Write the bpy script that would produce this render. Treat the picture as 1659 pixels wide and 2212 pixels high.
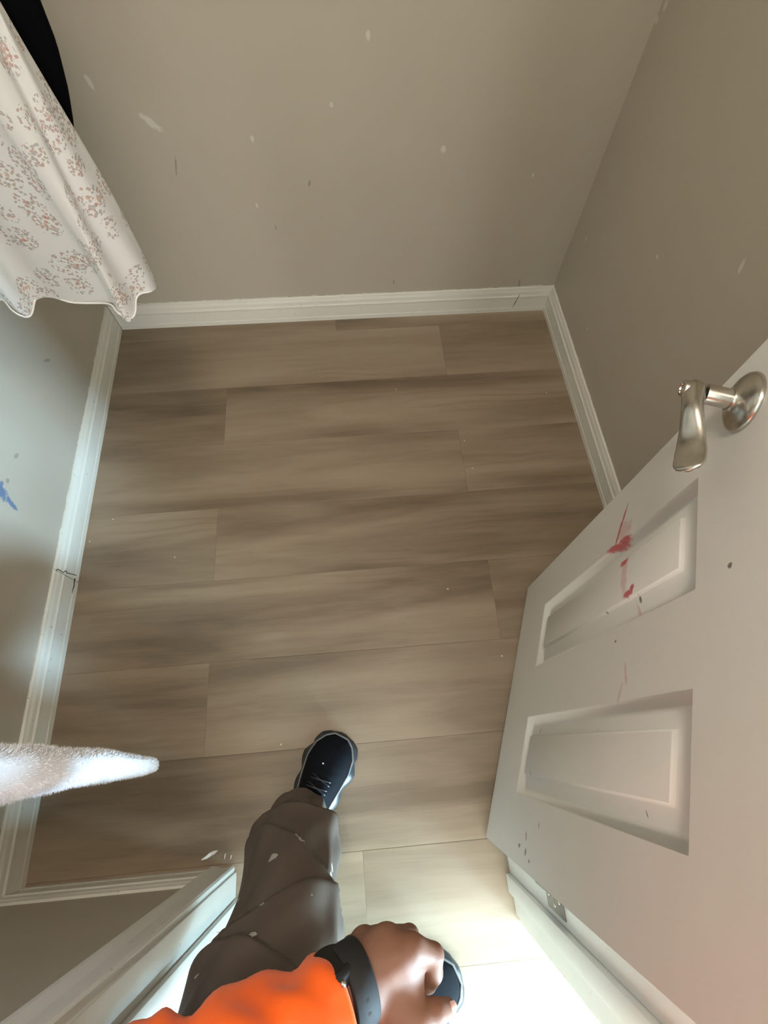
import bpy, bmesh, math, random
import numpy as np
from mathutils import Vector, Matrix

for o in list(bpy.data.objects):
    bpy.data.objects.remove(o, do_unlink=True)
SC = bpy.context.scene
COL = SC.collection
random.seed(7)
RNG = np.random.default_rng(7)

# ------------------------------------------------------------------ camera
CAM_H = 1.39
cd = bpy.data.cameras.new('camera')
cd.sensor_fit = 'HORIZONTAL'
cd.sensor_width = 36.0
cd.lens = 36.0 * 1090.046 / 1659.0
cd.clip_start = 0.03
cam = bpy.data.objects.new('camera', cd)
COL.objects.link(cam)
right = Vector((0.99660898, -0.08177502, 0.0091318))
down = Vector((-0.07062182, -0.90703557, -0.41508919))
fwd = Vector((0.04222679, 0.41303671, -0.90973489))
M = Matrix((right, -down, -fwd)).transposed().to_4x4()
M.translation = Vector((0, 0, CAM_H))
cam.matrix_world = M
SC.camera = cam

# ------------------------------------------------------------------ light
SC.view_settings.view_transform = 'Standard'
SC.view_settings.look = 'None'
SC.view_settings.gamma = 1.0
SC.view_settings.use_curve_mapping = False
SC.view_settings.exposure = 0.48
SC.cycles.max_bounces = 7
SC.cycles.diffuse_bounces = 4
SC.cycles.glossy_bounces = 3
SC.cycles.transparent_max_bounces = 8
SC.cycles.caustics_reflective = False
SC.cycles.caustics_refractive = False

world = bpy.data.worlds.new('world')
SC.world = world
world.use_nodes = True
bg = world.node_tree.nodes['Background']
bg.inputs[0].default_value = (0.62, 0.80, 1.0, 1)
bg.inputs[1].default_value = 1.0


def area(name, loc, direction, sx, sy, power, color, spread=180):
    l = bpy.data.lights.new(name, 'AREA')
    l.shape = 'RECTANGLE'
    l.size = sx
    l.size_y = sy
    l.energy = power
    l.color = color
    l.spread = math.radians(spread)
    o = bpy.data.objects.new(name, l)
    COL.objects.link(o)
    o.location = loc
    o.rotation_euler = Vector(direction).to_track_quat('-Z', 'Y').to_euler()
    return o


# daylight entering through the glazed door at the right-hand end of the hall
area('daylight', (2.62, -0.90, 0.95), (-1, 0.0, -0.05), 0.78, 1.50, 150, (0.52, 0.84, 1.0))
# added low daylight outside unseen glass doors beyond the hall, right of the doorway
area('added_side_light', (4.05, -4.56, 0.58), (-0.45, 1, 0.0), 1.65, 1.00, 1600, (0.50, 0.79, 1.0))
# added low fill light outside the unseen wider glass doors behind the person
area('added_back_light', (0.90, -4.56, 0.62), (-0.1, 1, 0.0), 2.9, 1.10, 165, (1.0, 0.97, 0.90))
FILL_ROOM = 9.0
FILL_HALL = 1.0

# ------------------------------------------------------------------ helpers


def mk(name, verts, faces, mat=None, parent=None, smooth=False, loc=None):
    me = bpy.data.meshes.new(name)
    me.from_pydata([tuple(map(float, v)) for v in verts], [], [tuple(map(int, f)) for f in faces])
    me.update()
    if smooth:
        me.polygons.foreach_set('use_smooth', [True] * len(me.polygons))
    o = bpy.data.objects.new(name, me)
    COL.objects.link(o)
    if mat:
        me.materials.append(mat)
    if parent:
        o.parent = parent
    if loc is not None:
        o.location = loc
    return o


def tag(o, label, cat, kind=None, group=None):
    o['label'] = label
    o['category'] = cat
    if kind:
        o['kind'] = kind
    if group:
        o['group'] = group
    return o


def empty(name, loc=(0, 0, 0), rz=0.0):
    o = bpy.data.objects.new(name, None)
    o.empty_display_size = 0.05
    COL.objects.link(o)
    o.location = loc
    o.rotation_euler = (0, 0, rz)
    return o


def boxvf(x0, x1, y0, y1, z0, z1):
    v = [(x0, y0, z0), (x1, y0, z0), (x1, y1, z0), (x0, y1, z0), (x0, y0, z1), (x1, y0, z1), (x1, y1, z1), (x0, y1, z1)]
    f = [(0, 3, 2, 1), (4, 5, 6, 7), (0, 1, 5, 4), (1, 2, 6, 5), (2, 3, 7, 6), (3, 0, 4, 7)]
    return v, f


def box(name, x0, x1, y0, y1, z0, z1, mat, parent=None, bev=0.0, seg=2):
    v, f = boxvf(x0, x1, y0, y1, z0, z1)
    o = mk(name, v, f, mat, parent)
    if bev > 0:
        bm = bmesh.new()
        bm.from_mesh(o.data)
        bmesh.ops.bevel(bm, geom=bm.edges[:], offset=bev, segments=seg, profile=0.5, affect='EDGES')
        bm.to_mesh(o.data)
        bm.free()
        o.data.polygons.foreach_set('use_smooth', [True] * len(o.data.polygons))
        auto(o)
    return o


def auto(o, ang=35):
    bm = bmesh.new()
    bm.from_mesh(o.data)
    for e in bm.edges:
        if len(e.link_faces) == 2 and e.calc_face_angle(0) > math.radians(ang):
            e.smooth = False
    bm.to_mesh(o.data)
    bm.free()


def prism_wall(name, poly, z0, z1, mat, parent=None):
    n = len(poly)
    v = [(x, y, z0) for x, y in poly] + [(x, y, z1) for x, y in poly]
    f = [tuple(range(n))[::-1], tuple(range(n, 2 * n))] + [(i, (i + 1) % n, n + (i + 1) % n, n + i) for i in range(n)]
    return mk(name, v, f, mat, parent)


def run_profile(name, P, Q, nrm, prof, mat, parent=None, mitre0=0.0, mitre1=0.0, steps=1, jitter=0.0):
    """sweep a (depth, height) profile along a wall line P->Q; mitre shifts the ends by depth * mitre"""
    P = Vector((P[0], P[1], 0))
    Q = Vector((Q[0], Q[1], 0))
    u = (Q - P)
    L = u.length
    u /= L
    n = Vector((nrm[0], nrm[1], 0)).normalized()
    k = len(prof)
    v = []
    for s in range(steps + 1):
        for d, z in prof:
            a = d * mitre0
            b = L - d * mitre1
            t = a + (b - a) * s / steps
            j = (RNG.random() - .5) * jitter if (0 < s < steps and d > 0.001) else 0
            p = P + u * t + n * (d + j)
            v.append((p.x, p.y, z + j * .5))
    f = []
    for s in range(steps):
        for i in range(k):
            a = s * k + i
            b = s * k + (i + 1) % k
            f.append((a, b, b + k, a + k))
    f.append(tuple(range(k))[::-1])
    f.append(tuple(range(steps * k, steps * k + k)))
    o = mk(name, v, f, mat, parent)
    bm = bmesh.new()
    bm.from_mesh(o.data)
    bmesh.ops.recalc_face_normals(bm, faces=bm.faces[:])
    bm.to_mesh(o.data)
    bm.free()
    return o


def tube_vf(path, rad, seg=12, cap=True, flat=None):
    """path list of points, rad scalar/list, optional flat=(normal vector, ratio)"""
    P = [Vector(p) for p in path]
    n = len(P)
    R = rad if hasattr(rad, '__len__') else [rad] * n
    v, f = [], []
    ref = Vector(flat[0]) if flat else None
    prev = None
    for i in range(n):
        t = (P[min(i + 1, n - 1)] - P[max(i - 1, 0)]).normalized()
        if ref is not None:
            a = (ref - t * ref.dot(t)).normalized()
        elif prev is None:
            a = t.orthogonal().normalized()
        else:
            a = (prev - t * prev.dot(t)).normalized()
        prev = a
        b = t.cross(a)
        r = R[i]
        ra, rb = (r if not hasattr(r, '__len__') else r[0]), (r if not hasattr(r, '__len__') else r[1])
        for s in range(seg):
            w = 2 * math.pi * s / seg
            v.append(P[i] + a * math.cos(w) * ra + b * math.sin(w) * rb)
    for i in range(n - 1):
        for s in range(seg):
            q = (s + 1) % seg
            f.append((i * seg + s, i * seg + q, (i + 1) * seg + q, (i + 1) * seg + s))
    if cap:
        f.append(tuple(range(seg))[::-1])
        f.append(tuple(range((n - 1) * seg, n * seg)))
    return v, f


def lathe(name, prof, origin, axis, mat, parent=None, seg=48, smooth=True):
    """prof: (radius, along axis)"""
    ax = Vector(axis).normalized()
    a = ax.orthogonal().normalized()
    b = ax.cross(a)
    O = Vector(origin)
    v, f = [], []
    for r, h in prof:
        for s in range(seg):
            w = 2 * math.pi * s / seg
            v.append(O + ax * h + (a * math.cos(w) + b * math.sin(w)) * max(r, 1e-5))
    for i in range(len(prof) - 1):
        for s in range(seg):
            q = (s + 1) % seg
            f.append((i * seg + s, i * seg + q, (i + 1) * seg + q, (i + 1) * seg + s))
    f.append(tuple(range(seg))[::-1])
    f.append(tuple(range((len(prof) - 1) * seg, len(prof) * seg)))
    o = mk(name, v, f, mat, parent, smooth)
    if smooth:
        auto(o, 40)
    return o


def catmull(pts, n, closed=False):
    P = np.array(pts, float)
    m = len(P)
    out = []
    segs = m if closed else m - 1
    for i in range(n):
        t = i / (n if closed else n - 1) * segs
        k = min(int(t), segs - 1)
        w = t - k
        g = (lambda j: P[j % m]) if closed else (lambda j: P[min(max(j, 0), m - 1)])
        p0, p1, p2, p3 = g(k - 1), g(k), g(k + 1), g(k + 2)
        out.append(.5 * ((2 * p1) + (-p0 + p2) * w + (2 * p0 - 5 * p1 + 4 * p2 - p3) * w * w + (-p0 + 3 * p1 - 3 * p2 + p3) * w ** 3))
    return np.array(out)


# ---- signed-distance bodies meshed with surface nets: one continuous skin


def sdf_mesh(prims, vox):
    lo = np.min([np.minimum(p[1], p[2]) - max(p[3], p[4]) for p in prims], axis=0) - 4 * vox
    hi = np.max([np.maximum(p[1], p[2]) + max(p[3], p[4]) for p in prims], axis=0) + 4 * vox
    n = np.ceil((hi - lo) / vox).astype(int) + 1
    F = np.full(n, 0.5, np.float32)
    for p in prims:
        a, b, ra, rb = np.array(p[1], float), np.array(p[2], float), p[3], p[4]
        k = p[5] if len(p) > 5 else 0.01
        sq = np.array(p[6] if len(p) > 6 else (1, 1, 1), float)
        R = max(ra, rb)
        pad = R * sq.max() + 2.5 * k + 3 * vox
        i0 = np.maximum(((np.minimum(a, b) - pad - lo) / vox).astype(int), 0)
        i1 = np.minimum(((np.maximum(a, b) + pad - lo) / vox).astype(int) + 1, n)
        g = [lo[d] + vox * np.arange(i0[d], i1[d]) for d in range(3)]
        X, Y, Z = np.meshgrid(*g, indexing='ij')
        q = np.stack([X, Y, Z], -1)
        ab = b - a
        L2 = max((ab ** 2).sum(), 1e-12)
        t = np.clip(((q - a) @ ab) / L2, 0, 1)
        dv = (q - a - t[..., None] * ab) / sq
        d = np.sqrt((dv ** 2).sum(-1)) - (ra + (rb - ra) * t)
        d *= sq.min()
        s = (slice(i0[0], i1[0]), slice(i0[1], i1[1]), slice(i0[2], i1[2]))
        cur = F[s]
        if p[0] == 'add':
            h = np.clip(.5 + .5 * (cur - d) / k, 0, 1)
            F[s] = cur * (1 - h) + d * h - k * h * (1 - h)
        else:
            h = np.clip(.5 - .5 * (cur + d) / k, 0, 1)
            F[s] = cur * (1 - h) + (-d) * h + k * h * (1 - h)
    return surface_nets(F, lo, vox)


def surface_nets(F, lo, vox):
    S = F < 0
    c = [S[dx:S.shape[0] - 1 + dx, dy:S.shape[1] - 1 + dy, dz:S.shape[2] - 1 + dz] for dx in (0, 1) for dy in (0, 1) for dz in (0, 1)]
    cnt = sum(x.astype(np.int8) for x in c)
    act = (cnt > 0) & (cnt < 8)
    idx = np.argwhere(act)
    vid = -np.ones(act.shape, np.int64)
    vid[act] = np.arange(len(idx))
    corner = np.array([(dx, dy, dz) for dx in (0, 1) for dy in (0, 1) for dz in (0, 1)])
    vals = np.stack([F[idx[:, 0] + q[0], idx[:, 1] + q[1], idx[:, 2] + q[2]] for q in corner], 1)
    acc = np.zeros((len(idx), 3))
    num = np.zeros(len(idx))
    for i in range(8):
        for j in range(i + 1, 8):
            if np.abs(corner[i] - corner[j]).sum() != 1:
                continue
            m = (vals[:, i] < 0) != (vals[:, j] < 0)
            t = np.where(m, vals[:, i] / np.where(m, vals[:, i] - vals[:, j], 1), 0)
            pt = corner[i] + t[:, None] * (corner[j] - corner[i])
            acc += np.where(m[:, None], pt, 0)
            num += m
    V = lo + vox * (idx + acc / num[:, None])
    faces = []
    for ax in range(3):
        b, cc = [(1, 2), (2, 0), (0, 1)][ax]
        sl0 = [slice(None)] * 3
        sl1 = [slice(None)] * 3
        sl0[ax] = slice(0, -1)
        sl1[ax] = slice(1, None)
        m = S[tuple(sl0)] != S[tuple(sl1)]
        e = np.argwhere(m)
        ok = (e[:, b] > 0) & (e[:, cc] > 0) & (e[:, b] < S.shape[b] - 1) & (e[:, cc] < S.shape[cc] - 1)
        e = e[ok]
        ins = S[e[:, 0], e[:, 1], e[:, 2]]

        def g(db, dc):
            q = e.copy()
            q[:, b] += db
            q[:, cc] += dc
            return vid[q[:, 0], q[:, 1], q[:, 2]]
        quad = np.stack([g(-1, -1), g(0, -1), g(0, 0), g(-1, 0)], 1)
        quad[~ins] = quad[~ins][:, ::-1]
        faces.append(quad)
    return V, np.concatenate(faces)


def relax(V, Fq, it=2, w=0.5):
    for _ in range(it):
        acc = np.zeros_like(V)
        num = np.zeros(len(V))
        for i in range(4):
            for j in (1, 3):
                np.add.at(acc, Fq[:, i], V[Fq[:, (i + j) % 4]])
                np.add.at(num, Fq[:, i], 1)
        V = V * (1 - w) + w * acc / num[:, None]
    return V


# ------------------------------------------------------------------ materials


class NT:
    def __init__(self, name):
        self.m = bpy.data.materials.new(name)
        self.m.use_nodes = True
        self.t = self.m.node_tree
        self.b = self.t.nodes['Principled BSDF']

    def n(self, kind, **kw):
        x = self.t.nodes.new(kind)
        for k, v in kw.items():
            if k == 'inp':
                for a, b in v.items():
                    x.inputs[a].default_value = b
            else:
                setattr(x, k, v)
        return x

    def l(self, a, b):
        self.t.links.new(a, b)

    def math(self, op, a, b=None, c=None, clamp=False):
        x = self.n('ShaderNodeMath', operation=op)
        x.use_clamp = clamp
        for i, q in enumerate((a, b, c)):
            if q is None:
                continue
            if hasattr(q, 'is_linked') or hasattr(q, 'links'):
                self.l(q, x.inputs[i])
            else:
                x.inputs[i].default_value = q
        return x.outputs[0]

    def mix(self, fac, a, b, blend='MIX'):
        x = self.n('ShaderNodeMix', data_type='RGBA', blend_type=blend)
        for i, q in ((0, fac), (6, a), (7, b)):
            if hasattr(q, 'links'):
                self.l(q, x.inputs[i])
            else:
                x.inputs[i].default_value = q if i == 0 else (tuple(q) + (1,) if len(q) == 3 else q)
        return x.outputs[2]

    def coord(self, kind='Object', scale=(1, 1, 1), loc=(0, 0, 0), rot=(0, 0, 0)):
        c = self.n('ShaderNodeTexCoord')
        mp = self.n('ShaderNodeMapping')
        mp.inputs['Scale'].default_value = scale
        mp.inputs['Location'].default_value = loc
        mp.inputs['Rotation'].default_value = rot
        self.l(c.outputs[kind], mp.inputs[0])
        return mp.outputs[0]

    def noise(self, vec, scale, detail=3, rough=.55, dist=0.0):
        x = self.n('ShaderNodeTexNoise')
        x.inputs['Scale'].default_value = scale
        x.inputs['Detail'].default_value = detail
        x.inputs['Roughness'].default_value = rough
        x.inputs['Distortion'].default_value = dist
        self.l(vec, x.inputs['Vector'])
        return x.outputs['Fac']

    def ramp(self, fac, stops):
        x = self.n('ShaderNodeValToRGB')
        e = x.color_ramp.elements
        while len(e) < len(stops):
            e.new(.5)
        for q, (p, c) in zip(e, stops):
            q.position = p
            q.color = tuple(c) + (1,) if len(c) == 3 else c
        self.l(fac, x.inputs[0])
        return x.outputs[0]

    def spots(self, spots, wob=0.35, nscale=60):
        """mask of worn spots: (centre xyz, half sizes, angle about 'axis')"""
        base = self.coord('Object')
        nz = self.noise(base, nscale, 3, .6)
        tot = None
        for c, half, ang, axis in spots:
            mp = self.n('ShaderNodeVectorMath', operation='SUBTRACT')
            self.l(base, mp.inputs[0])
            mp.inputs[1].default_value = c
            rt = self.n('ShaderNodeVectorRotate', rotation_type='AXIS_ANGLE')
            rt.inputs['Axis'].default_value = axis
            rt.inputs['Angle'].default_value = ang
            self.l(mp.outputs[0], rt.inputs['Vector'])
            dv = self.n('ShaderNodeVectorMath', operation='DIVIDE')
            self.l(rt.outputs[0], dv.inputs[0])
            dv.inputs[1].default_value = half
            ln = self.n('ShaderNodeVectorMath', operation='LENGTH')
            self.l(dv.outputs[0], ln.inputs[0])
            d = self.math('MULTIPLY_ADD', self.math('SUBTRACT', nz, .5), wob * 4, ln.outputs['Value'])
            s = self.n('ShaderNodeMapRange', interpolation_type='SMOOTHSTEP')
            s.inputs[1].default_value = .55
            s.inputs[2].default_value = 1.1
            s.inputs[3].default_value = 1
            s.inputs[4].default_value = 0
            self.l(d, s.inputs[0])
            tot = s.outputs[0] if tot is None else self.math('MAXIMUM', tot, s.outputs[0])
        return tot

    def bump(self, h, strength=.2, dist=.001):
        x = self.n('ShaderNodeBump')
        x.inputs['Strength'].default_value = strength
        x.inputs['Distance'].default_value = dist
        self.l(h, x.inputs['Height'])
        self.l(x.outputs[0], self.b.inputs['Normal'])

    def base(self, c):
        if hasattr(c, 'links'):
            self.l(c, self.b.inputs['Base Color'])
        else:
            self.b.inputs['Base Color'].default_value = tuple(c) + (1,)

    def set(self, **kw):
        for k, v in kw.items():
            self.b.inputs[k.replace('_', ' ')].default_value = v
        return self.m


def plain(name, c, rough=.5, metal=0.0, vary=.06, scale=30, bump=0.0):
    t = NT(name)
    nz = t.noise(t.coord('Object'), scale, 3)
    a = [x * (1 - vary) for x in c]
    b = [min(1, x * (1 + vary)) for x in c]
    t.base(t.mix(nz, a, b))
    if bump:
        t.bump(nz, bump, .001)
    return t.set(Roughness=rough, Metallic=metal)


WALL_C = (0.495, 0.448, 0.370)


def wall_mat(name, light=(), dark=(), blue=(), smear=True):
    t = NT(name)
    co = t.coord('Object')
    nz = t.noise(co, 2.2, 4)
    col = t.mix(nz, [x * .95 for x in WALL_C], [x * 1.05 for x in WALL_C])
    if light:
        col = t.mix(t.math('MULTIPLY', t.spots(light), .75), col, (.70, .67, .60))
    if dark:
        col = t.mix(t.math('MULTIPLY', t.spots(dark), .45), col, (.13, .11, .09))
    if blue:
        col = t.mix(t.math('MULTIPLY', t.spots(blue, .5, 90), .8), col, (.06, .15, .32))
    if smear:   # white trim paint brushed unevenly over the wall edge
        sp = t.n('ShaderNodeSeparateXYZ')
        t.l(co, sp.inputs[0])
        e = t.math('ADD', .1005, t.math('MULTIPLY', t.math('SUBTRACT', t.noise(co, 28, 5, .7), .42), .022))
        col = t.mix(t.math('LESS_THAN', sp.outputs[2], e), col, (.72, .71, .66))
    t.base(col)
    t.bump(t.noise(co, 160, 2), .12, .001)
    return t.set(Roughness=.55)


YAX = (0, 1, 0)
XAX = (1, 0, 0)
M_WB = wall_mat('taupe_wall_paint_back',
                light=[((-.453, 1.43, .652), (.034, .05, .010), -math.radians(48), YAX), ((.087, 1.43, .809), (.006, .05, .014), 0, YAX),
                       ((.284, 1.43, .566), (.008, .05, .010), 0, YAX), ((-.006, 1.43, .678), (.004, .05, .006), 0, YAX),
                       ((-.214, 1.43, .607), (.006, .05, .010), 0, YAX), ((-.557, 1.43, .737), (.006, .05, .02), .2, YAX),
                       ((-.241, 1.43, .433), (.004, .05, .009), 0, YAX), ((.549, 1.43, .489), (.004, .05, .010), 0, YAX)],
                dark=[((.162, 1.43, .145), (.003, .05, .010), .15, YAX), ((-.083, 1.43, .489), (.004, .05, .014), -.3, YAX),
                      ((-.43, 1.43, .545), (.003, .05, .03), -.3, YAX), ((.605, 1.43, .112), (.0025, .05, .03), .12, YAX),
                      ((-.2, 1.43, .36), (.0025, .05, .012), 0, YAX)])
M_WR = wall_mat('taupe_wall_paint_right',
                light=[((.74, 1.415, .826), (.05, .008, .008), 0, XAX), ((.74, 1.40, .855), (.05, .007, .012), 0, XAX),
                       ((.74, .757, .724), (.05, .006, .014), .3, XAX), ((.74, .991, .558), (.05, .005, .006), 0, XAX),
                       ((.74, 1.335, .347), (.05, .003, .012), 0, XAX), ((.74, 1.116, .202), (.05, .004, .005), 0, XAX)],
                dark=[((.74, 1.425, .135), (.05, .004, .006), 0, XAX)])
M_WL = wall_mat('taupe_wall_paint_left',
                dark=[((-.83, 1.02, .30), (.05, .022, .005), .7, XAX), ((-.83, .704, .322), (.05, .012, .006), .6, XAX), ((-.83, .63, .33), (.05, .008, .008), 0, XAX)],
                blue=[((-.83, .597, .345), (.05, .020, .030), .5, XAX), ((-.83, .585, .30), (.05, .007, .028), .35, XAX)])
M_WF = wall_mat('taupe_wall_paint_front', smear=False)
M_HALL = plain('hall_wall_paint', (.70, .66, .58), .6, vary=.03, scale=3)
M_CEIL = plain('ceiling_paint', (.84, .82, .78), .8, vary=.03, scale=20)


def trim_mat(name, c, dirt=.5):
    t = NT(name)
    co = t.coord('Object')
    g = t.noise(co, 9, 5, .65)
    col = t.mix(g, [x * .94 for x in c], [min(1, x * 1.04) for x in c])
    sp = t.noise(co, 75, 2, .5)
    col = t.mix(t.math('MULTIPLY', t.math('GREATER_THAN', sp, .745), dirt), col, (.22, .2, .17))
    t.base(col)
    t.bump(t.noise(co, 90, 3), .18, .0008)
    return t.set(Roughness=.38)


M_BASE = trim_mat('white_baseboard_paint', (.80, .79, .72))
M_TRIM = trim_mat('white_trim_paint', (.80, .80, .76), .3)
M_GAP = plain('dark_gap', (.03, .027, .022), .9)


def door_mat():
    t = NT('white_door_paint')
    co = t.coord('Object')
    col = t.mix(t.noise(co, 5, 4), (.81, .79, .755), (.85, .83, .795))
    A = (1, 0, 0)
    red = [((0, .560, .637), (.03, .022, .004), -.55, A), ((0, .536, .622), (.03, .030, .004), -.5, A), ((0, .512, .612), (.03, .006, .040), -.15, A), ((0, .513, .645), (.03, .006, .022), 0, A),
           ((0, .474, .652), (.03, .008, .016), .2, A), ((0, .414, .672), (.03, .007, .017), 0, A), ((0, .420, .684), (.03, .006, .008), 0, A)]
    pink = [((0, .444, .655), (.03, .036, .012), .1, A), ((0, .530, .640), (.03, .02, .03), .0, A), ((0, .386, .690), (.03, .02, .006), .2, A), ((0, .292, .690), (.03, .016, .0045), .35, A), ((0, .270, .676), (.03, .018, .004), -.4, A)]
    blk = [((0, .347, .647), (.03, .0028, .003), 0, A), ((0, .405, .592), (.03, .0025, .003), 0, A), ((0, .376, .910), (.03, .004, .004), 0, A), ((0, .027, .343), (.03, .006, .006), 0, A), ((0, .030, .30), (.03, .004, .008), 0, A), ((0, .050, .335), (.03, .009, .003), .4, A), ((0, .075, .40), (.03, .007, .002), .3, A), ((0, .018, .372), (.03, .004, .004), 0, A), ((0, .232, .30), (.03, .006, .003), .3, A), ((0, .135, .75), (.03, .005, .002), .3, A), ((0, .40, .70), (.03, .006, .004), 0, A), ((0, .152, .30), (.03, .006, .002), .3, A)]
    col = t.mix(t.math('MULTIPLY', t.spots(pink, .5, 50), .35), col, (.62, .16, .17))
    col = t.mix(t.math('MULTIPLY', t.spots(red, .3, 110), .85), col, (.55, .03, .06))
    col = t.mix(t.math('MULTIPLY', t.spots(blk, .4, 160), .8), col, (.05, .045, .04))
    # faint grey rub marks running up the door
    st = t.noise(t.coord('Object', scale=(1, 14, 2.2)), 9, 4, .7)
    col = t.mix(t.math('MULTIPLY', t.math('GREATER_THAN', st, .70), .10), col, (.35, .31, .28))
    t.base(col)
    t.bump(t.noise(co, 130, 2), .06, .001)
    return t.set(Roughness=.34)


M_DOOR = door_mat()


def wood_mat():
    t = NT('greige_oak_vinyl')
    oi = t.n('ShaderNodeObjectInfo')
    tc = t.n('ShaderNodeTexCoord')
    sh = t.n('ShaderNodeCombineXYZ')
    t.l(t.math('MULTIPLY', oi.outputs['Random'], 37.0), sh.inputs[0])
    t.l(t.math('MULTIPLY', oi.outputs['Random'], 91.0), sh.inputs[1])
    t.l(t.math('MULTIPLY', oi.outputs['Random'], 53.0), sh.inputs[2])
    ad = t.n('ShaderNodeVectorMath', operation='ADD')
    t.l(tc.outputs['Object'], ad.inputs[0])
    t.l(sh.outputs[0], ad.inputs[1])

    def sc(v):
        m = t.n('ShaderNodeVectorMath', operation='MULTIPLY')
        t.l(ad.outputs[0], m.inputs[0])
        m.inputs[1].default_value = v
        return m.outputs[0]
    cloud = t.noise(sc((1.3, 9, 1)), 1.0, 3, .5, .4)          # broad smoky bands along the plank
    mid = t.noise(sc((3.5, 38, 1)), 1.0, 4, .6, 1.2)
    fine = t.noise(sc((14, 330, 1)), 1.0, 3, .6)
    wv = t.n('ShaderNodeTexWave', wave_type='BANDS', bands_direction='Y')
    wv.inputs['Scale'].default_value = 4.2
    wv.inputs['Distortion'].default_value = 9
    wv.inputs['Detail'].default_value = 2
    wv.inputs['Detail Scale'].default_value = .8
    t.l(sc((.75, 3.0, 1)), wv.inputs['Vector'])
    arch = t.math('MULTIPLY', t.math('POWER', wv.outputs['Fac'], 3.0), t.math('GREATER_THAN', 1.0, 0.0))
    sel = t.n('ShaderNodeMapRange')
    sel.inputs[1].default_value = .53
    sel.inputs[2].default_value = .68
    t.l(t.noise(sc((2.0, 7, 1)), 1.1, 2), sel.inputs[0])
    arch = t.math('MULTIPLY', arch, sel.outputs[0])
    v = t.math('ADD', t.math('MULTIPLY', cloud, .78), t.math('MULTIPLY', mid, .14))
    v = t.math('ADD', v, t.math('MULTIPLY', fine, .08))
    v = t.math('ADD', v, t.math('MULTIPLY', t.math('SUBTRACT', oi.outputs['Random'], .5), .15))
    col = t.ramp(v, [(.30, (.168, .121, .081)), (.44, (.275, .210, .148)), (.56, (.352, .276, .201)), (.72, (.415, .338, .255))])
    col = t.mix(t.math('MULTIPLY', arch, .26), col, (.16, .105, .065))
    # thin darker pores
    col = t.mix(t.math('MULTIPLY', t.math('GREATER_THAN', t.noise(sc((9, 150, 1)), 1.0, 3, .7), .69), .22), col, (.17, .115, .075))
    t.base(col)
    t.bump(fine, .04, .0005)
    t.l(t.math('MULTIPLY_ADD', mid, .12, .36), t.b.inputs['Roughness'])
    return t.m


M_WOOD = wood_mat()


def metal_mat():
    t = NT('satin_nickel')
    nz = t.noise(t.coord('Object', scale=(1, 1, 1)), 260, 2)
    t.base(t.mix(nz, (.50, .47, .42), (.60, .57, .52)))
    t.bump(nz, .05, .0004)
    return t.set(Roughness=.26, Metallic=1.0)


M_METAL = metal_mat()
M_STEEL = plain('dull_steel', (.30, .29, .27), .42, 1.0, .2, 60)


def floral_mat():
    t = NT('white_floral_cotton')
    uv = t.n('ShaderNodeTexCoord').outputs['UV']
    wob = t.n('ShaderNodeTexNoise')
    wob.inputs['Scale'].default_value = 260
    t.l(uv, wob.inputs['Vector'])
    wv = t.n('ShaderNodeVectorMath', operation='MULTIPLY_ADD')
    t.l(wob.outputs['Color'], wv.inputs[0])
    wv.inputs[1].default_value = (.004, .004, 0)
    t.l(uv, wv.inputs[2])

    def vor(scale, rnd=1.0):
        x = t.n('ShaderNodeTexVoronoi')
        x.inputs['Scale'].default_value = scale
        x.inputs['Randomness'].default_value = rnd
        t.l(wv.outputs[0], x.inputs['Vector'])
        return x
    big = vor(21, .85)
    small = vor(240)
    mid = vor(125)
    clus = t.math('LESS_THAN', big.outputs['Distance'], .50)
    core = t.math('LESS_THAN', big.outputs['Distance'], .30)
    sr = t.n('ShaderNodeSeparateColor')
    t.l(small.outputs['Color'], sr.inputs[0])
    dots = t.math('MULTIPLY', t.math('LESS_THAN', small.outputs['Distance'], .52), t.math('GREATER_THAN', sr.outputs[0], .34))
    leaf = t.math('MULTIPLY', clus, dots)
    mr = t.n('ShaderNodeSeparateColor')
    t.l(mid.outputs['Color'], mr.inputs[0])
    petal = t.math('MULTIPLY', t.math('LESS_THAN', mid.outputs['Distance'], .40), t.math('GREATER_THAN', mr.outputs[1], .30))
    petal = t.math('MULTIPLY', core, petal)
    leafc = t.ramp(sr.outputs[1], [(0, (.36, .38, .37)), (.4, (.45, .42, .40)), (.7, (.47, .26, .22)), (1, (.55, .33, .28))])
    petc = t.ramp(mr.outputs[2], [(0, (.60, .22, .18)), (.5, (.66, .34, .27)), (1, (.62, .40, .30))])
    col = t.mix(t.math('MULTIPLY', leaf, .72), (.93, .93, .93), leafc)
    col = t.mix(t.math('MULTIPLY', petal, .62), col, petc)
    t.base(col)
    tr = t.n('ShaderNodeBsdfTranslucent')
    t.l(col, tr.inputs[0])
    mx = t.n('ShaderNodeMixShader')
    mx.inputs[0].default_value = .35
    t.l(t.b.outputs[0], mx.inputs[1])
    t.l(tr.outputs[0], mx.inputs[2])
    t.l(mx.outputs[0], t.t.nodes['Material Output'].inputs[0])
    return t.set(Roughness=.75)


M_FLORAL = floral_mat()
M_BLACKCLOTH = plain('black_cloth', (.003, .003, .0045), 1.0, vary=.3, scale=120)
M_BLACKCLOTH.node_tree.nodes['Principled BSDF'].inputs['Specular IOR Level'].default_value = .05
M_FLEECE = plain('white_fleece', (.84, .85, .90), .95, vary=.05, scale=70, bump=.6)
M_LINING = plain('beige_fleece_lining', (.72, .66, .60), .95, vary=.06, scale=90, bump=.5)


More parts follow.
